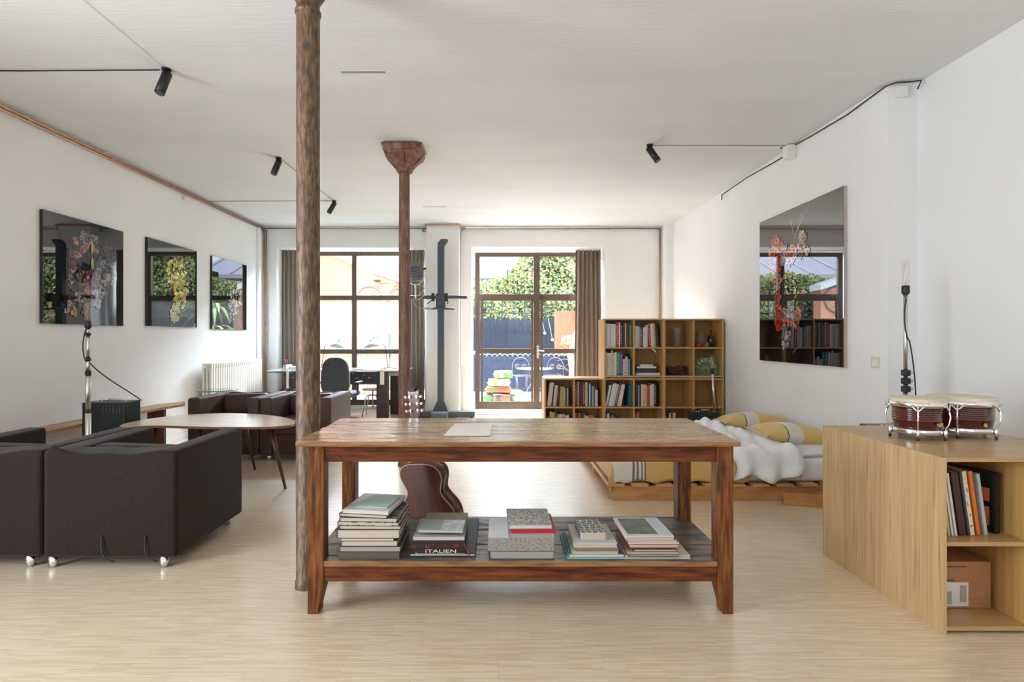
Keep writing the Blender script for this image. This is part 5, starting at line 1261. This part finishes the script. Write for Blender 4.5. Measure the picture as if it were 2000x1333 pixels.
for x in (-.12, .10):
    bm = NB(); box(bm, x-.022, -.14, 1.89, x+.022, -.06, 2.02, bev=.006); obj('arm_clamp', bm, BLACK, t)
    bm = NB(); tube(bm, [(x, -.14, 1.91), (x-.05 if x < 0 else x+.03, -.17, 1.87), (x-.09 if x < 0 else x+.02, -.17, 1.84)], .008, 6); obj('clamp_lever', bm, BLACK, t)
FL = M('grey_lamp_housing', (.10, .125, .14), (.14, .17, .19), rough=.4)
t2 = thing('film_light', 'grey box-shaped film light clamped on the stand arm beside the slim column', 'film light', (px(812, 8.6), 8.58, 2.10), (0, 0, 0))
bm = NB(); rings = []
for y, hw, hh in ((-.02, .125, .15), (.06, .125, .16), (.16, .09, .12)):
    rings.append([bm.verts.new((x*hw, y, z*hh)) for x, z in ((-.7, -1), (.7, -1), (1, -.6), (1, .7), (.5, 1), (-.5, 1), (-1, .7), (-1, -.6))])
for A, B in zip(rings, rings[1:]):
    for k in range(8): bm.faces.new((A[k], A[(k+1) % 8], B[(k+1) % 8], B[k]))
bm.faces.new(rings[0]); bm.faces.new(rings[-1][::-1]); bmesh.ops.recalc_face_normals(bm, faces=bm.faces[:]); bevel_sharp(bm, .006, 2, 30)
o = obj('housing', bm, FL, t2, loc=(0, 0, .27)); o.rotation_euler = (R(-8), R(-14), R(35))
bm = NB()
for k in range(4): box(bm, -.075, -.030, -.10+k*.05, .075, -.021, -.075+k*.05, bev=.002)
o2 = obj('vent_rib', bm, DARKMETAL, o); o2['kind'] = 'stuff'
bm = NB(); cyl(bm, (.11, .03, .02), (.20, .03, .02), .010, n=8); cyl(bm, (.18, .03, .02), (.21, .03, .02), .018, n=10); obj('tilt_knob', bm, BLACK, o)
bm = NB(); tube(bm, [(-.14, 0, .30), (-.13, 0, .12), (-.05, 0, .06), (.05, 0, .06), (.12, 0, .12), (.14, 0, .28)], .009, 8); cyl(bm, (0, 0, -.16), (0, 0, .07), .014, n=10); obj('yoke', bm, STEEL, t2)
bm = NB(); random.seed(2)
tube(bm, bez((.12, -.02, .2), (.25, -.04, .12), (.16, -.05, -.02), (.05, -.04, -.14), 14), .006, 6)
tube(bm, bez((.0, -.04, .05), (.2, -.06, .05), (.26, -.06, -.1), (.02, -.05, -.2), 14), .005, 6)
tube(bm, bez((.0, -.04, -.16), (-.1, -.08, -.3), (.15, -.08, -.38), (.32, -.06, -.31), 14), .005, 6); obj('cable', bm, M('pale_cable', C(170, 164, 158), rough=.5), t2)

# ---------------------------------------------------------------- desk group
t = thing('desk', 'long desk in front of the garden window with a dark floral skirt and block legs', 'desk', (0, 0, 0))
DG = M('pale_glass_desktop', C(196, 206, 206), C(206, 214, 214), rough=.06, spec=.8); 
bm = NB(); box(bm, -3.66, 8.40, .765, -1.48, 9.25, .782, bev=.002); obj('desktop', bm, DG, t)
bm = NB(); box(bm, -3.66, 8.395, .742, -3.30, 9.1, .755, bev=.002); obj('side_shelf', bm, M('teal_glass_edge', C(60, 120, 116), rough=.1), t)
FLORAL = M('dark_floral_cloth', C(38, 46, 50), C(54, 64, 66), rough=.7, scale=(8, 8, 8), c3=C(196, 130, 116), c3scale=(16, 16, 22), c3lo=.60, c3hi=.64)
bm = NB(); box(bm, px(676, 8.38)-.05, 8.375, .563, px(745, 8.38), 8.395, .762, bev=.003); obj('floral_skirt', bm, FLORAL, t)
bm = NB(); box(bm, px(562, 8.38), 8.375, .50, px(600, 8.38), 8.395, .762, bev=.003); obj('floral_skirt', bm, FLORAL, t)
bm = NB(); box(bm, px(742, 8.36), 8.36, .56, px(749.5, 8.36), 8.40, .80, bev=.003); obj('clamp', bm, WHITE, t)
bm = NB(); box(bm, px(559, 8.36), 8.36, .50, px(564, 8.36), 8.40, .80, bev=.003); obj('clamp', bm, WHITE, t)
TRE = M('dark_brown_block', C(62, 50, 52), C(74, 62, 64), rough=.5)
for x0, x1, y0 in ((735, 756, 8.42), (762, 778, 9.0), (551, 572, 8.42)):
    bm = NB(); box(bm, px(x0, y0), y0, 0, px(x1, y0), y0+.17, .76 if y0 < 8.9 else .70, bev=.006); obj('leg', bm, TRE, t)
bm = NB(); box(bm, px(749, 8.5), 8.5, .69, px(780, 8.5), 9.2, .742, bev=.003); obj('drawer_tray', bm, M('grey_tray', C(150, 150, 156), rough=.4), t)
def desk_lamp(label, x, y, side, sh):
    t = thing('desk_lamp', label, 'lamp', (x, y, .783), group='hat-shaded desk lamps')
    LM = M('pale_green_enamel', C(186, 200, 194), C(196, 208, 202), rough=.35)
    top_ = .40
    bm = NB(); tube(bm, [(0, 0, .03), (side*-.02, 0, .16), (side*-.05, 0, top_-.02), (side*-.07, 0, top_), (side*-.20, 0, top_)], .006, 6); obj('arm', bm, BLACK, t)
    bm = NB()
    for a in (20, 160, 250): tube(bm, [(0, 0, .03), (.13*math.cos(R(a))-.0, .11*math.sin(R(a)), .004)], .005, 6)
    obj('tripod_base', bm, BLACK, t)
    bm = NB(); lathe(bm, [(.125, -.01), (.128, 0), (.112, .032), (.08, .062), (.045, .082), (.022, .088), (.02, .125), (.008, .13)], 24, cap=True)
    o = obj('shade', bm, LM, t, 'auto', loc=(side*-.27, 0, top_-.035)); o.rotation_euler = (0, R(side*-10), 0)
desk_lamp('desk lamp with pale hat shade at the left, behind the office chair', px(628, 8.75), 8.75, -1, 0)
desk_lamp('desk lamp with pale hat shade at the right of the desk, near the slim column', px(758, 8.75), 8.75, 1, 0)
# small things on the desk
for x, w_, z, hh, c, nm, lb_, y in ((553, 12, .783, .075, C(216, 212, 214), 'storage_box', 'white lidded box at the left end of the desk', 8.62), (566, 12, .783, .05, C(188, 196, 200), 'storage_box', 'pale grey flat box behind the brown column on the desk', 8.62)):
    bm = NB(); box(bm, px(x, y), y, z, px(x+w_, y), y+.12, z+hh, bev=.004); tag(obj(nm, bm, bmat(c)), lb_, 'box')
t = thing('pen_pot', 'small pot of pens and pink brushes at the left end of the desk', 'pot', (px(560, 8.6), 8.55, .783))
bm = NB(); lathe(bm, [(.028, 0), (.03, .002), (.032, .08), (.029, .08), (.027, .004)], 14); obj('pot', bm, bmat(C(176, 170, 176)), t)
random.seed(6)
for k in range(6):
    bm = NB(); a = random.uniform(0, 6.28); tube(bm, [(0, 0, .01), (.03*math.cos(a), .03*math.sin(a), .15+random.uniform(-.02, .03))], .004, 5); obj('pen', bm, bmat([C(200, 80, 90), C(30, 30, 34), C(214, 120, 120), C(60, 60, 90), C(190, 60, 60), C(40, 40, 40)][k]), t)
bm = NB(); box(bm, -.08, -.1, 0, .08, .1, .02, bev=.003); tag(obj('notebook', bm, bmat(C(206, 214, 216)), loc=(px(703, 8.7), 8.7, .783)), 'pale notebook lying on the desk between the two desk lamps', 'notebook')
# office chair
t = thing('office_chair', 'dark blue-grey office chair at the desk behind the brown column', 'chair', (px(655, 7.7), 7.72, 0))
OF = M('dark_blue_upholstery', (.035, .042, .055), (.055, .065, .08), rough=.75, scale=(30, 30, 30), sheen=.4)
bm = NB(); ol = [(-.17, .48), (.17, .48), (.205, .60), (.20, .80)]+[(.19*math.cos(R(a))**.75, .84+.175*math.sin(R(a))) for a in range(0, 90, 12)]
ol += [(0, 1.015)]+[(-x, z) for x, z in ol[:1:-1]]
ol = [p for i, p in enumerate(ol) if i == 0 or (abs(p[0]-ol[i-1][0])+abs(p[1]-ol[i-1][1])) > .004]
a_ = [bm.verts.new((x, -.055, z)) for x, z in ol]; b_ = [bm.verts.new((x, .03, z)) for x, z in ol]; bm.faces.new(a_); bm.faces.new(b_[::-1])
for i in range(len(ol)): bm.faces.new((a_[i], b_[i], b_[(i+1) % len(ol)], a_[(i+1) % len(ol)]))
bmesh.ops.recalc_face_normals(bm, faces=bm.faces[:]); bevel_sharp(bm, .022, 3, 50)
obj('backrest', bm, OF, t, 'auto')
bm = NB(); box(bm, -.24, .0, .42, .24, .46, .50, bev=.035, seg=3); obj('seat', bm, OF, t, 'auto')
for sx in (-1, 1):
    bm = NB(); tube(bm, [(sx*.20, .05, .46), (sx*.29, .08, .47), (sx*.30, .08, .62)], .016, 8); box(bm, sx*.30-.035, .0, .62, sx*.30+.035, .26, .655, bev=.012); obj('armrest', bm, BLACK, t)
bm = NB(); cyl(bm, (0, .2, .10), (0, .2, .42), .028, n=14); obj('gas_lift', bm, BLACK, t)
bm = NB()
for k in range(5):
    a = R(90+72*k); tube(bm, [(0, .2, .115), (.29*math.cos(a), .2+.29*math.sin(a), .075)], [.026, .016], 8)
obj('star_base', bm, BLACK, t)
for k in range(5):
    a = R(90+72*k); bm = NB(); x, y = .29*math.cos(a), .2+.29*math.sin(a); cyl(bm, (x-.02, y, .03), (x+.02, y, .03), .029, n=14); cyl(bm, (x, y, .03), (x, y, .08), .009, n=8); obj('caster', bm, BLACK, t)
# stool
t = thing('stool', 'round metal stool with white seat beneath the desk', 'stool', (px(728, 8.9), 8.9, 0))
bm = NB(); lathe(bm, [(.165, .425), (.17, .43), (.17, .445), (.16, .45)], 28); obj('seat', bm, WHITE, t)
bm = NB(); cyl(bm, (0, 0, .12), (0, 0, .43), .012, n=10); obj('screw', bm, STEEL, t)
for k in range(4):
    a = R(45+90*k); c, s = math.cos(a), math.sin(a); bm = NB(); tube(bm, [(.02*c, .02*s, .34), (.10*c, .10*s, .34), (.13*c, .13*s, .30), (.20*c, .20*s, .0)], .011, 8); obj('leg', bm, STEEL, t)
bm = NB(); tube(bm, [(.165*math.cos(2*PI*k/28), .165*math.sin(2*PI*k/28), .14) for k in range(28)], .008, 6, closed=True); obj('foot_ring', bm, STEEL, t)
# door mat, grille in slots
bm = NB(); box(bm, px(936, 9.45), 8.97, 0, px(1042, 9.45), 9.52, .012, bev=.004); tag(obj('doormat', bm, M('grey_mat', C(150, 152, 156), C(130, 132, 136), rough=.95, scale=(90, 90, 90))), 'grey doormat on the floor inside the garden door', 'doormat')
bm = NB(); box(bm, px(536, 8.9), 8.8, .001, px(560, 8.9), 9.0, .32, bev=.01); tag(obj('waste_bin', bm, TRE), 'dark bin beneath the left end of the desk', 'bin')
bm = NB(); lathe(bm, [(.03, 0), (.045, .01), (.05, .05), (.03, .075), (0, .078)], 16); 
tag(obj('orange_pot', bm, bmat(C(216, 130, 60)), loc=(px(572, 8.9)-.02, 8.86, .0)), 'small orange pot beneath the left end of the desk', 'pot')

# ---------------------------------------------------------------- garden courtyard
GR = M('courtyard_gravel', C(180, 174, 166), C(200, 194, 186), rough=.9, scale=(30, 30, 30), bump=.8, bscale=(60, 60, 60))
bm = NB(); box(bm, -14, 9.85, -.2, 14, 32, -.02); struct('ground', bm, GR)
bm = NB(); box(bm, XL-.14, 9.85, -.02, XR2+.3, 10.6, .0); tag(obj('terrace_step', bm, M('pale_paving', C(190, 184, 176), rough=.8)), kind='structure')
FENCE = M('blue_black_stained_boards', (.014, .019, .034), (.024, .031, .048), rough=.6, spec=.12, scale=(30, 30, 3))
def picket_fence(label, x0, x1, y, h, wd, mat, trim=None):
    t = thing('garden_fence', label, 'fence', (x0, y, 0))
    n = int((x1-x0)/wd); bm = NB()
    pr = [(0.003, 0), (wd-.003, 0), (wd-.003, h-wd*.45)]+[(wd/2+(wd/2-.003)*math.cos(R(a)), h-wd*.45+(wd*.45)*math.sin(R(a))) for a in (30, 60, 90, 120, 150)]+[(.003, h-wd*.45)]
    A = [bm.verts.new((x, 0, z)) for x, z in pr]; B = [bm.verts.new((x, .022, z)) for x, z in pr]; bm.faces.new(A); bm.faces.new(B[::-1])
    for i in range(len(pr)): bm.faces.new((A[i], B[i], B[(i+1) % len(pr)], A[(i+1) % len(pr)]))
    bmesh.ops.recalc_face_normals(bm, faces=bm.faces[:])
    p0 = obj('picket', bm, mat, t)
    for k in range(1, n):
        c_ = p0.copy(); COL.objects.link(c_); c_.parent = t; c_.location = (k*wd, .004*(k % 2), 0)
    if trim:
        bm = NB(); tube(bm, [(wd/2+(wd/2)*math.cos(R(a)), -.008, h-wd*.45+(wd*.47)*math.sin(R(a))) for a in range(180, -1, -30)], .010, 5)
        q0 = obj('white_edging', bm, trim, t)
        for k in range(1, n):
            c_ = q0.copy(); COL.objects.link(c_); c_.parent = t; c_.location = (k*wd, 0, 0)
    for z in (h*.25, h*.75):
        bm = NB(); box(bm, 0, .026, z, n*wd, .06, z+.07); obj('fence_rail', bm, mat, t)
picket_fence('tall dark blue scalloped board fence at the back of the courtyard', -2.6, 3.0, 14.0, 1.82, .133, FENCE)
picket_fence('low dark scalloped edging fence with white rims in front of the tall one', -1.4, 2.2, 12.9, .90, .125, FENCE, M('white_paint', C(150, 150, 152), rough=.6))
t = thing('iron_railing', 'thin black wrought-iron railing rising above the dark fence', 'railing', (0, 0, 0))
IR = M('black_iron', (.015, .015, .017), rough=.5)
for k in range(19):
    x = -2.5+k*.29; bm = NB(); tube(bm, [(x, 14.15, -.02), (x, 14.15, 2.42)], .012, 6)
    tube(bm, [(x, 14.15, 2.1)]+[(x+.06-.06*math.cos(a), 14.15, 2.1+.06*math.sin(a)) for a in (.6, 1.4, 2.2, 3.0, 3.8)], .007, 5); lathe(bm, [(.001, 2.42), (.022, 2.45), (.001, 2.52)], 6, (x, 14.15, 0)); obj('railing_bar', bm, IR, t)
for z in (1.95, 2.3):
    bm = NB(); tube(bm, [(-2.55, 14.15, z), (2.75, 14.15, z)], .012, 6); obj('railing_rail', bm, IR, t)
bm = NB(); box(bm, px(1083, 13), 13.0, 0, px(1126, 13)+.5, 13.03, 1.95, bev=.003)
tag(obj('terracotta_panel', bm, M('terracotta_panel', C(128, 66, 40), C(144, 80, 52), rough=.7, scale=(40, 40, 3))), 'upright orange-brown panel beside the tree in the courtyard', 'panel')
# ivy: leaves as real quads
def leaves(name, label, cat, fn, n, size, mats, seed):
    random.seed(seed); bm = NB()
    for i in range(n):
        p, nrm = fn(); nrm = (Vector(nrm)+Vector((random.uniform(-.7, .7), random.uniform(-.7, .7), random.uniform(-.5, .9)))).normalized()
        u = nrm.orthogonal().normalized(); u = Matrix.Rotation(random.uniform(0, 6.28), 3, nrm) @ u; v = nrm.cross(u); s = size*random.uniform(.6, 1.3); p = Vector(p)
        vv = [bm.verts.new(p+u*s*a+v*s*b+nrm*s*c) for a, b, c in ((-.5, 0, 0), (0, -.42, .08), (.6, 0, -.05), (0, .42, .08))]
        bm.faces.new(vv).material_index = random.choices(range(len(mats)), weights=[5, 4, 4, 2][:len(mats)])[0]
    o = obj(name, bm, mats); tag(o, label, cat, kind='stuff'); return o
LV = [M('leaf_mid', C(118, 138, 84), C(140, 158, 102), rough=.5), M('leaf_dark', C(66, 96, 62), C(84, 114, 76), rough=.5), M('leaf_light', C(160, 170, 96), C(180, 188, 116), rough=.5), M('leaf_autumn', C(190, 150, 96), C(200, 168, 116), rough=.5)]
def ivy_top(x): return 3.0+.15*math.sin(x*2)+(1.25*min(1, max(0, (x-.25)/1.1)))
def fi():
    x = random.uniform(-4.2, 5.5); zt_ = ivy_top(x); z = random.uniform(1.2, zt_); return (x, 15.3-random.uniform(0, .35)-.12*math.sin(x*3+z*4), z+random.uniform(-.03, .06)), (0, -1, .3)
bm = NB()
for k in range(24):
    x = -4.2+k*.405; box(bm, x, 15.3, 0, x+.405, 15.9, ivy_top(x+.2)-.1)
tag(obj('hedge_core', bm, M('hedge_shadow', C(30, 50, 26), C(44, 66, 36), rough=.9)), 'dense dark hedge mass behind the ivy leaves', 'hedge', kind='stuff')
leaves('ivy_leaves', 'bright ivy and creeper leaves covering the hedge beyond the fence', 'ivy', fi, 26000, .085, LV, 21)
# white-roofed shed beyond
t = thing('garden_shed', 'pale shed with a ribbed white sloping roof beyond the ivy', 'shed', (0, 0, 0))
SW = M('shed_white', C(206, 204, 206), C(216, 214, 214), rough=.6); SR = M('shed_roof_grey', C(176, 182, 200), C(190, 196, 212), rough=.4)
bm = NB(); box(bm, -9, 18.0, 0, 1.9, 22, 3.35); obj('wall', bm, SW, t)
bm = NB(); vs_ = [bm.verts.new(p) for p in ((-9.2, 17.7, 3.35), (2.1, 17.7, 3.35), (2.1, 20.5, 4.6), (-9.2, 20.5, 4.6))]; f = bm.faces.new(vs_); o = obj('roof', bm, SR, t); solid(o, .05)
for k in range(11):
    x = -8.9+k*1.08; bm = NB(); tube(bm, [(x, 17.68, 3.42), (x, 20.5, 4.68)], .03, 5); obj('roof_rib', bm, SW, t)
bm = NB(); box(bm, -9.2, 17.62, 3.27, 2.1, 17.72, 3.40); obj('gutter', bm, SW, t)
# tree
t = thing('garden_tree', 'slender pale-barked tree with pruned branches at the right of the courtyard', 'tree', (1.82, 12.6, 0))
BK = M('pale_bark', C(112, 94, 78), C(146, 126, 108), rough=.8, scale=(20, 20, 8), bump=1)
bm = NB(); tube(bm, [(-.12, 0, 0), (-.05, 0, .5), (-.12, 0, .95), (.02, 0, 1.25), (.12, 0, 1.7), (.10, 0, 2.3), (.18, 0, 3.0)], [.11, .09, .08, .085, .07, .06, .04], 10); obj('trunk', bm, BK, t)
bm = NB(); random.seed(5)
for k in range(46):
    z = random.uniform(.2, .95); a = random.uniform(0, 6.28); p = Vector((-.08, 0, z)); d = Vector((math.cos(a)*.35, math.sin(a)*.2, random.uniform(-.1, .25)))
    tube(bm, [p, p+d*.5+Vector((0, 0, .05)), p+d], [.010, .007, .004], 4)
for k in range(14):
    z = random.uniform(1.6, 2.9); a = random.uniform(0, 6.28); p = Vector((.12, 0, z)); d = Vector((math.cos(a)*.5, math.sin(a)*.3, random.uniform(.1, .6))); tube(bm, [p, p+d*.5, p+d], [.016, .01, .004], 4)
obj('twigs', bm, BK, t)['kind'] = 'stuff'
def ft():
    a = random.uniform(0, 6.28); r_ = random.uniform(0, .5); return (1.95+r_*math.cos(a), 12.6+r_*math.sin(a)*.5, random.choice((random.uniform(2.2, 3.1), random.uniform(1.15, 1.35)))), (0, -1, .5)
leaves('tree_leaves', 'sparse green leaves on the courtyard tree', 'leaves', ft, 300, .08, LV[:3], 31)
# soil bags
def bag(label, x, y, z, w_, d_, h_, rot, top, bottom):
    t = thing('soil_bag', label, 'bag', (x, y, z), (0, 0, R(rot)), 'stacked bags of potting soil')
    m = M('bag_print_'+label[:9].replace(' ', '_'), bottom, bottom, rough=.35, c3=top, c3scale=(5, 5, 9), c3lo=.45, c3hi=.5, scale=(8, 8, 8))
    bm = NB(); box(bm, -w_/2, -d_/2, 0, w_/2, d_/2, h_, bev=h_*.42, seg=5); random.seed(int(x*100+z*100))
    for v in bm.verts: v.co += Vector((math.sin(v.co.z*40+v.co.x*9)*.012, math.sin(v.co.x*21)*.012, math.sin(v.co.x*14+v.co.y*11)*.012*(v.co.z > h_*.3)))
    obj('bag_body', bm, m, t, 'auto')
    for sx in (-1, 1):
        bm = NB(); box(bm, sx*w_/2-.012, -d_*.36, h_*.42, sx*w_/2+.012, d_*.36, h_*.5, bev=.004); obj('seam', bm, bmat(C(226, 224, 216)), t)
bag('green and white soil bag, bottom left of the pile outside the door', -.28, 10.95, 0, .34, .42, .16, 0, C(70, 120, 60), C(150, 152, 146))
bag('dark brown soil bag, bottom middle of the pile outside the door', .06, 10.9, 0, .38, .42, .17, 3, C(120, 70, 44), C(54, 40, 34))
bag('white green soil bag, bottom right of the pile outside the door', .36, 10.95, 0, .28, .42, .22, -4, C(160, 160, 156), C(50, 76, 50))
bag('orange soil bag in the second layer outside the door', .0, 10.92, .185, .52, .40, .12, 2, C(160, 70, 36), C(70, 86, 40))
bag('white soil bag in the upper layer outside the door', .02, 10.9, .315, .44, .38, .15, -5, C(166, 166, 160), C(160, 120, 44))
bag('topmost white and green soil bag outside the door', .10, 10.9, .475, .36, .34, .15, 8, C(84, 120, 54), C(170, 168, 158))
# bistro table and chairs
PT = M('grey_painted_metal', C(108, 118, 132), C(120, 130, 142), rough=.35)
t = thing('garden_table', 'round pale blue-grey metal bistro table in the courtyard', 'table', (.80, 11.75, 0))
bm = NB(); lathe(bm, [(.38, .605), (.385, .61), (.385, .625), (.37, .63)], 36); obj('tabletop', bm, PT, t)
for k in range(3):
    a = R(30+120*k); bm = NB(); tube(bm, [(.25*math.cos(a), .25*math.sin(a), .605), (.04*math.cos(a), .04*math.sin(a), .35), (.26*math.cos(a), .26*math.sin(a), .0)], .011, 6); obj('leg', bm, PT, t)
WI = M('white_wire', C(84, 80, 84), rough=.4)
def garden_chair(label, x, y, rot):
    t = thing('garden_chair', label, 'chair', (x, y, 0), (0, 0, R(rot)), 'wire garden chairs')
    bm = NB(); tube(bm, [(-.20, .20, .42)]+[(-.20*math.cos(a), .22, .62+.22*math.sin(a)) for a in [R(q) for q in range(0, 181, 20)]]+[(.20, .20, .42)], .007, 6)
    for s in (-1, 1):
        for k in range(3):
            r_ = .06-.015*k; tube(bm, [(s*.085+r_*math.cos(a), .22, .62+r_*math.sin(a)) for a in [R(q) for q in range(0, 340, 30)]], .004, 5)
    obj('backrest', bm, WI, t)
    bm = NB(); tube(bm, [(.2*math.cos(2*PI*k/24), .2*math.sin(2*PI*k/24), .42) for k in range(24)], .010, 6, closed=True)
    for k in range(7): tube(bm, [(-.19+.063*k, -math.sqrt(max(0, .2**2-(-.19+.063*k)**2)), .42), (-.19+.063*k, math.sqrt(max(0, .2**2-(-.19+.063*k)**2)), .42)], .005, 4)
    obj('seat', bm, WI, t)
    for a in (45, 135, 225, 315):
        c, s = math.cos(R(a)), math.sin(R(a)); bm = NB(); tube(bm, [(.18*c, .18*s, .42), (.15*c, .15*s, .2), (.21*c, .21*s, 0)], .009, 6); obj('leg', bm, WI, t)
garden_chair('scrolled wire garden chair left of the bistro table', .55, 12.35, 5)
garden_chair('scrolled wire garden chair right of the bistro table', 1.25, 12.3, -25)
garden_chair('scrolled wire garden chair nearest the tree', 1.45, 11.5, -100)
t = thing('string_lights', 'string of round white bulbs hung along the courtyard fence', 'string lights', (0, 0, 0))
pts_ = [Vector((-1.0+3.0*k/40, 12.75, 1.05-.09*abs(math.sin(k*PI/8)))) for k in range(41)]; bm = NB(); tube(bm, pts_, .005, 4); obj('wire', bm, BLACK, t)
for k in range(2, 40, 4):
    bm = NB(); bmesh.ops.create_icosphere(bm, subdivisions=2, radius=.032); p = pts_[k]; bmesh.ops.translate(bm, vec=(p.x, p.y, p.z-.04), verts=bm.verts); obj('bulb', bm, M('white_globe', C(232, 226, 214), rough=.3), t, True)
for p in ((px(1064, 12.7), 12.7, pz(651, 12.7)), (px(1079, 12.7), 12.7, pz(664, 12.7))):
    bm = NB(); bmesh.ops.create_icosphere(bm, subdivisions=2, radius=.035); bmesh.ops.translate(bm, vec=p, verts=bm.verts); tube(bm, [p, (p[0]-.1, p[1], p[2]+.5)], .003, 4); obj('bulb', bm, _m['white_globe'], t, True)
# left: rendered wall of the next house with sloping coping, bicycle, plants
PEACH = M('peach_render', C(160, 108, 86), C(172, 122, 98), rough=.85, scale=(2, 2, 2))
t = thing('neighbour_wall', 'peach rendered gable wall with a sloping grey coping outside the window', 'wall', (0, 0, 0))
bm = NB(); pr = [(-9, 0), (-1.9, 0), (-1.9, 2.45), (-2.9, 2.80), (-4.25, 3.38), (-5.2, 3.9), (-9, 3.9)]
A = [bm.verts.new((x, 12.8, z)) for x, z in pr]; B = [bm.verts.new((x, 13.1, z)) for x, z in pr]; bm.faces.new(A); bm.faces.new(B[::-1])
for i in range(7): bm.faces.new((A[i], B[i], B[(i+1) % 7], A[(i+1) % 7]))
bmesh.ops.recalc_face_normals(bm, faces=bm.faces[:]); obj('rendered_wall', bm, PEACH, t)
bm = NB(); P2 = [(-1.85, 2.44), (-2.9, 2.81), (-4.25, 3.39), (-5.25, 3.93), (-5.25, 4.05), (-4.25, 3.53), (-2.9, 2.95), (-1.85, 2.58)]
A = [bm.verts.new((x, 12.72, z)) for x, z in P2]; B = [bm.verts.new((x, 13.18, z)) for x, z in P2]; bm.faces.new(A); bm.faces.new(B[::-1])
for i in range(8): bm.faces.new((A[i], B[i], B[(i+1) % 8], A[(i+1) % 8]))
bmesh.ops.recalc_face_normals(bm, faces=bm.faces[:]); obj('coping', bm, M('grey_coping', C(176, 184, 190), rough=.6), t)
t = thing('neighbour_house', 'pale house with shuttered windows beyond the peach wall', 'house', (0, 0, 0))
bm = NB(); box(bm, -14, 24, 0, -1.2, 27, 8.5); obj('wall', bm, M('pale_house', C(222, 206, 196), C(232, 218, 208), rough=.8), t)
for x in (-7.6, -5.9, -4.2, -2.6):
    for z in (3.4, 5.6):
        bm = NB(); box(bm, x, 23.93, z, x+.9, 24.01, z+1.5, bev=.02); f_ = obj('window', bm, SW, t)
        bm = NB(); box(bm, x+.08, 23.90, z+.08, x+.82, 23.94, z+1.42); obj('pane', bm, M('house_pane', C(150, 160, 170), rough=.2), f_)
t = thing('bicycle', 'bicycle hung on the peach wall outside the window', 'bicycle', (px(748, 12.5), 12.775, 2.22), (0, 0, 0))
for x in (-.38, .42):
    bm = NB(); tube(bm, [(x+.31*math.cos(2*PI*k/32), 0, .31*math.sin(2*PI*k/32)) for k in range(32)], .018, 6, closed=True); w_ = obj('wheel', bm, M('tyre_rubber', C(90, 90, 96), rough=.7), t)
    bm = NB()
    for k in range(12): a = 2*PI*k/12; tube(bm, [(x, 0, 0), (x+.3*math.cos(a), 0, .3*math.sin(a))], .002, 3)
    obj('spokes', bm, STEEL, w_)['kind'] = 'stuff'
bm = NB(); fr = [((-.38, 0), (-.05, 0)), ((-.05, 0), (-.2, .42)), ((-.38, 0), (-.17, .36)), ((-.05, 0), (.25, .36)), ((-.18, .38), (.24, .40)), ((.24, .44), (.42, 0)), ((.24, .40), (.22, .52)), ((.12, .53), (.24, .52))]
for (a, b_), (c, d) in fr: tube(bm, [(a, 0, b_), (c, 0, d)], .014, 6)
obj('bicycle_frame', bm, bmat(C(150, 110, 90)), t)
bm = NB(); box(bm, -.28, -.05, .43, -.12, .05, .47, bev=.015); obj('saddle', bm, BLACK, t)
def palm(label, x, y, h, n, L_, seed):
    t = thing('palm_plant', label, 'plant', (x, y, 0)); random.seed(seed)
    bm = NB(); tube(bm, [(0, 0, .24), (.02, 0, h*.7), (0, 0, h)], .022, 7); obj('stem', bm, BK, t)
    bm = NB(); lathe(bm, [(.13, 0), (.17, .25), (.155, .25), (.12, .02)], 18); obj('plant_pot', bm, bmat(C(120, 90, 74)), t)
    for k in range(n):
        a = random.uniform(0, 6.28); u = random.uniform(.2, 1); bm = NB(); pp = []
        for s in range(7):
            f_ = s/6; pp.append((L_*f_*math.cos(a), L_*f_*math.sin(a)*.6, h+L_*(u*f_-.9*f_*f_)))
        for s in range(6):
            wv_ = .035*math.sin(PI*(s+.3)/6.5); wn_ = .035*math.sin(PI*(s+1.3)/6.5) if s < 5 else .002
            p_, q_ = Vector(pp[s]), Vector(pp[s+1]); side = Vector((-math.sin(a), math.cos(a), 0))
            bm.faces.new([bm.verts.new(v) for v in (p_-side*wv_, p_+side*wv_, q_+side*wn_, q_-side*wn_)])
        bmesh.ops.remove_doubles(bm, verts=bm.verts[:], dist=.0005); obj('frond', bm, LV[k % 3], t)
palm('bushy palm plant right behind the frosted garden window', px(762, 10.9), 10.9, 1.35, 26, .85, 3)
palm('smaller palm plant left behind the frosted garden window', px(560, 11.3), 11.3, 1.5, 18, .7, 9)
palm('palm plant by the pillar outside the garden window', px(790, 11.6), 11.6, 1.9, 22, .8, 15)
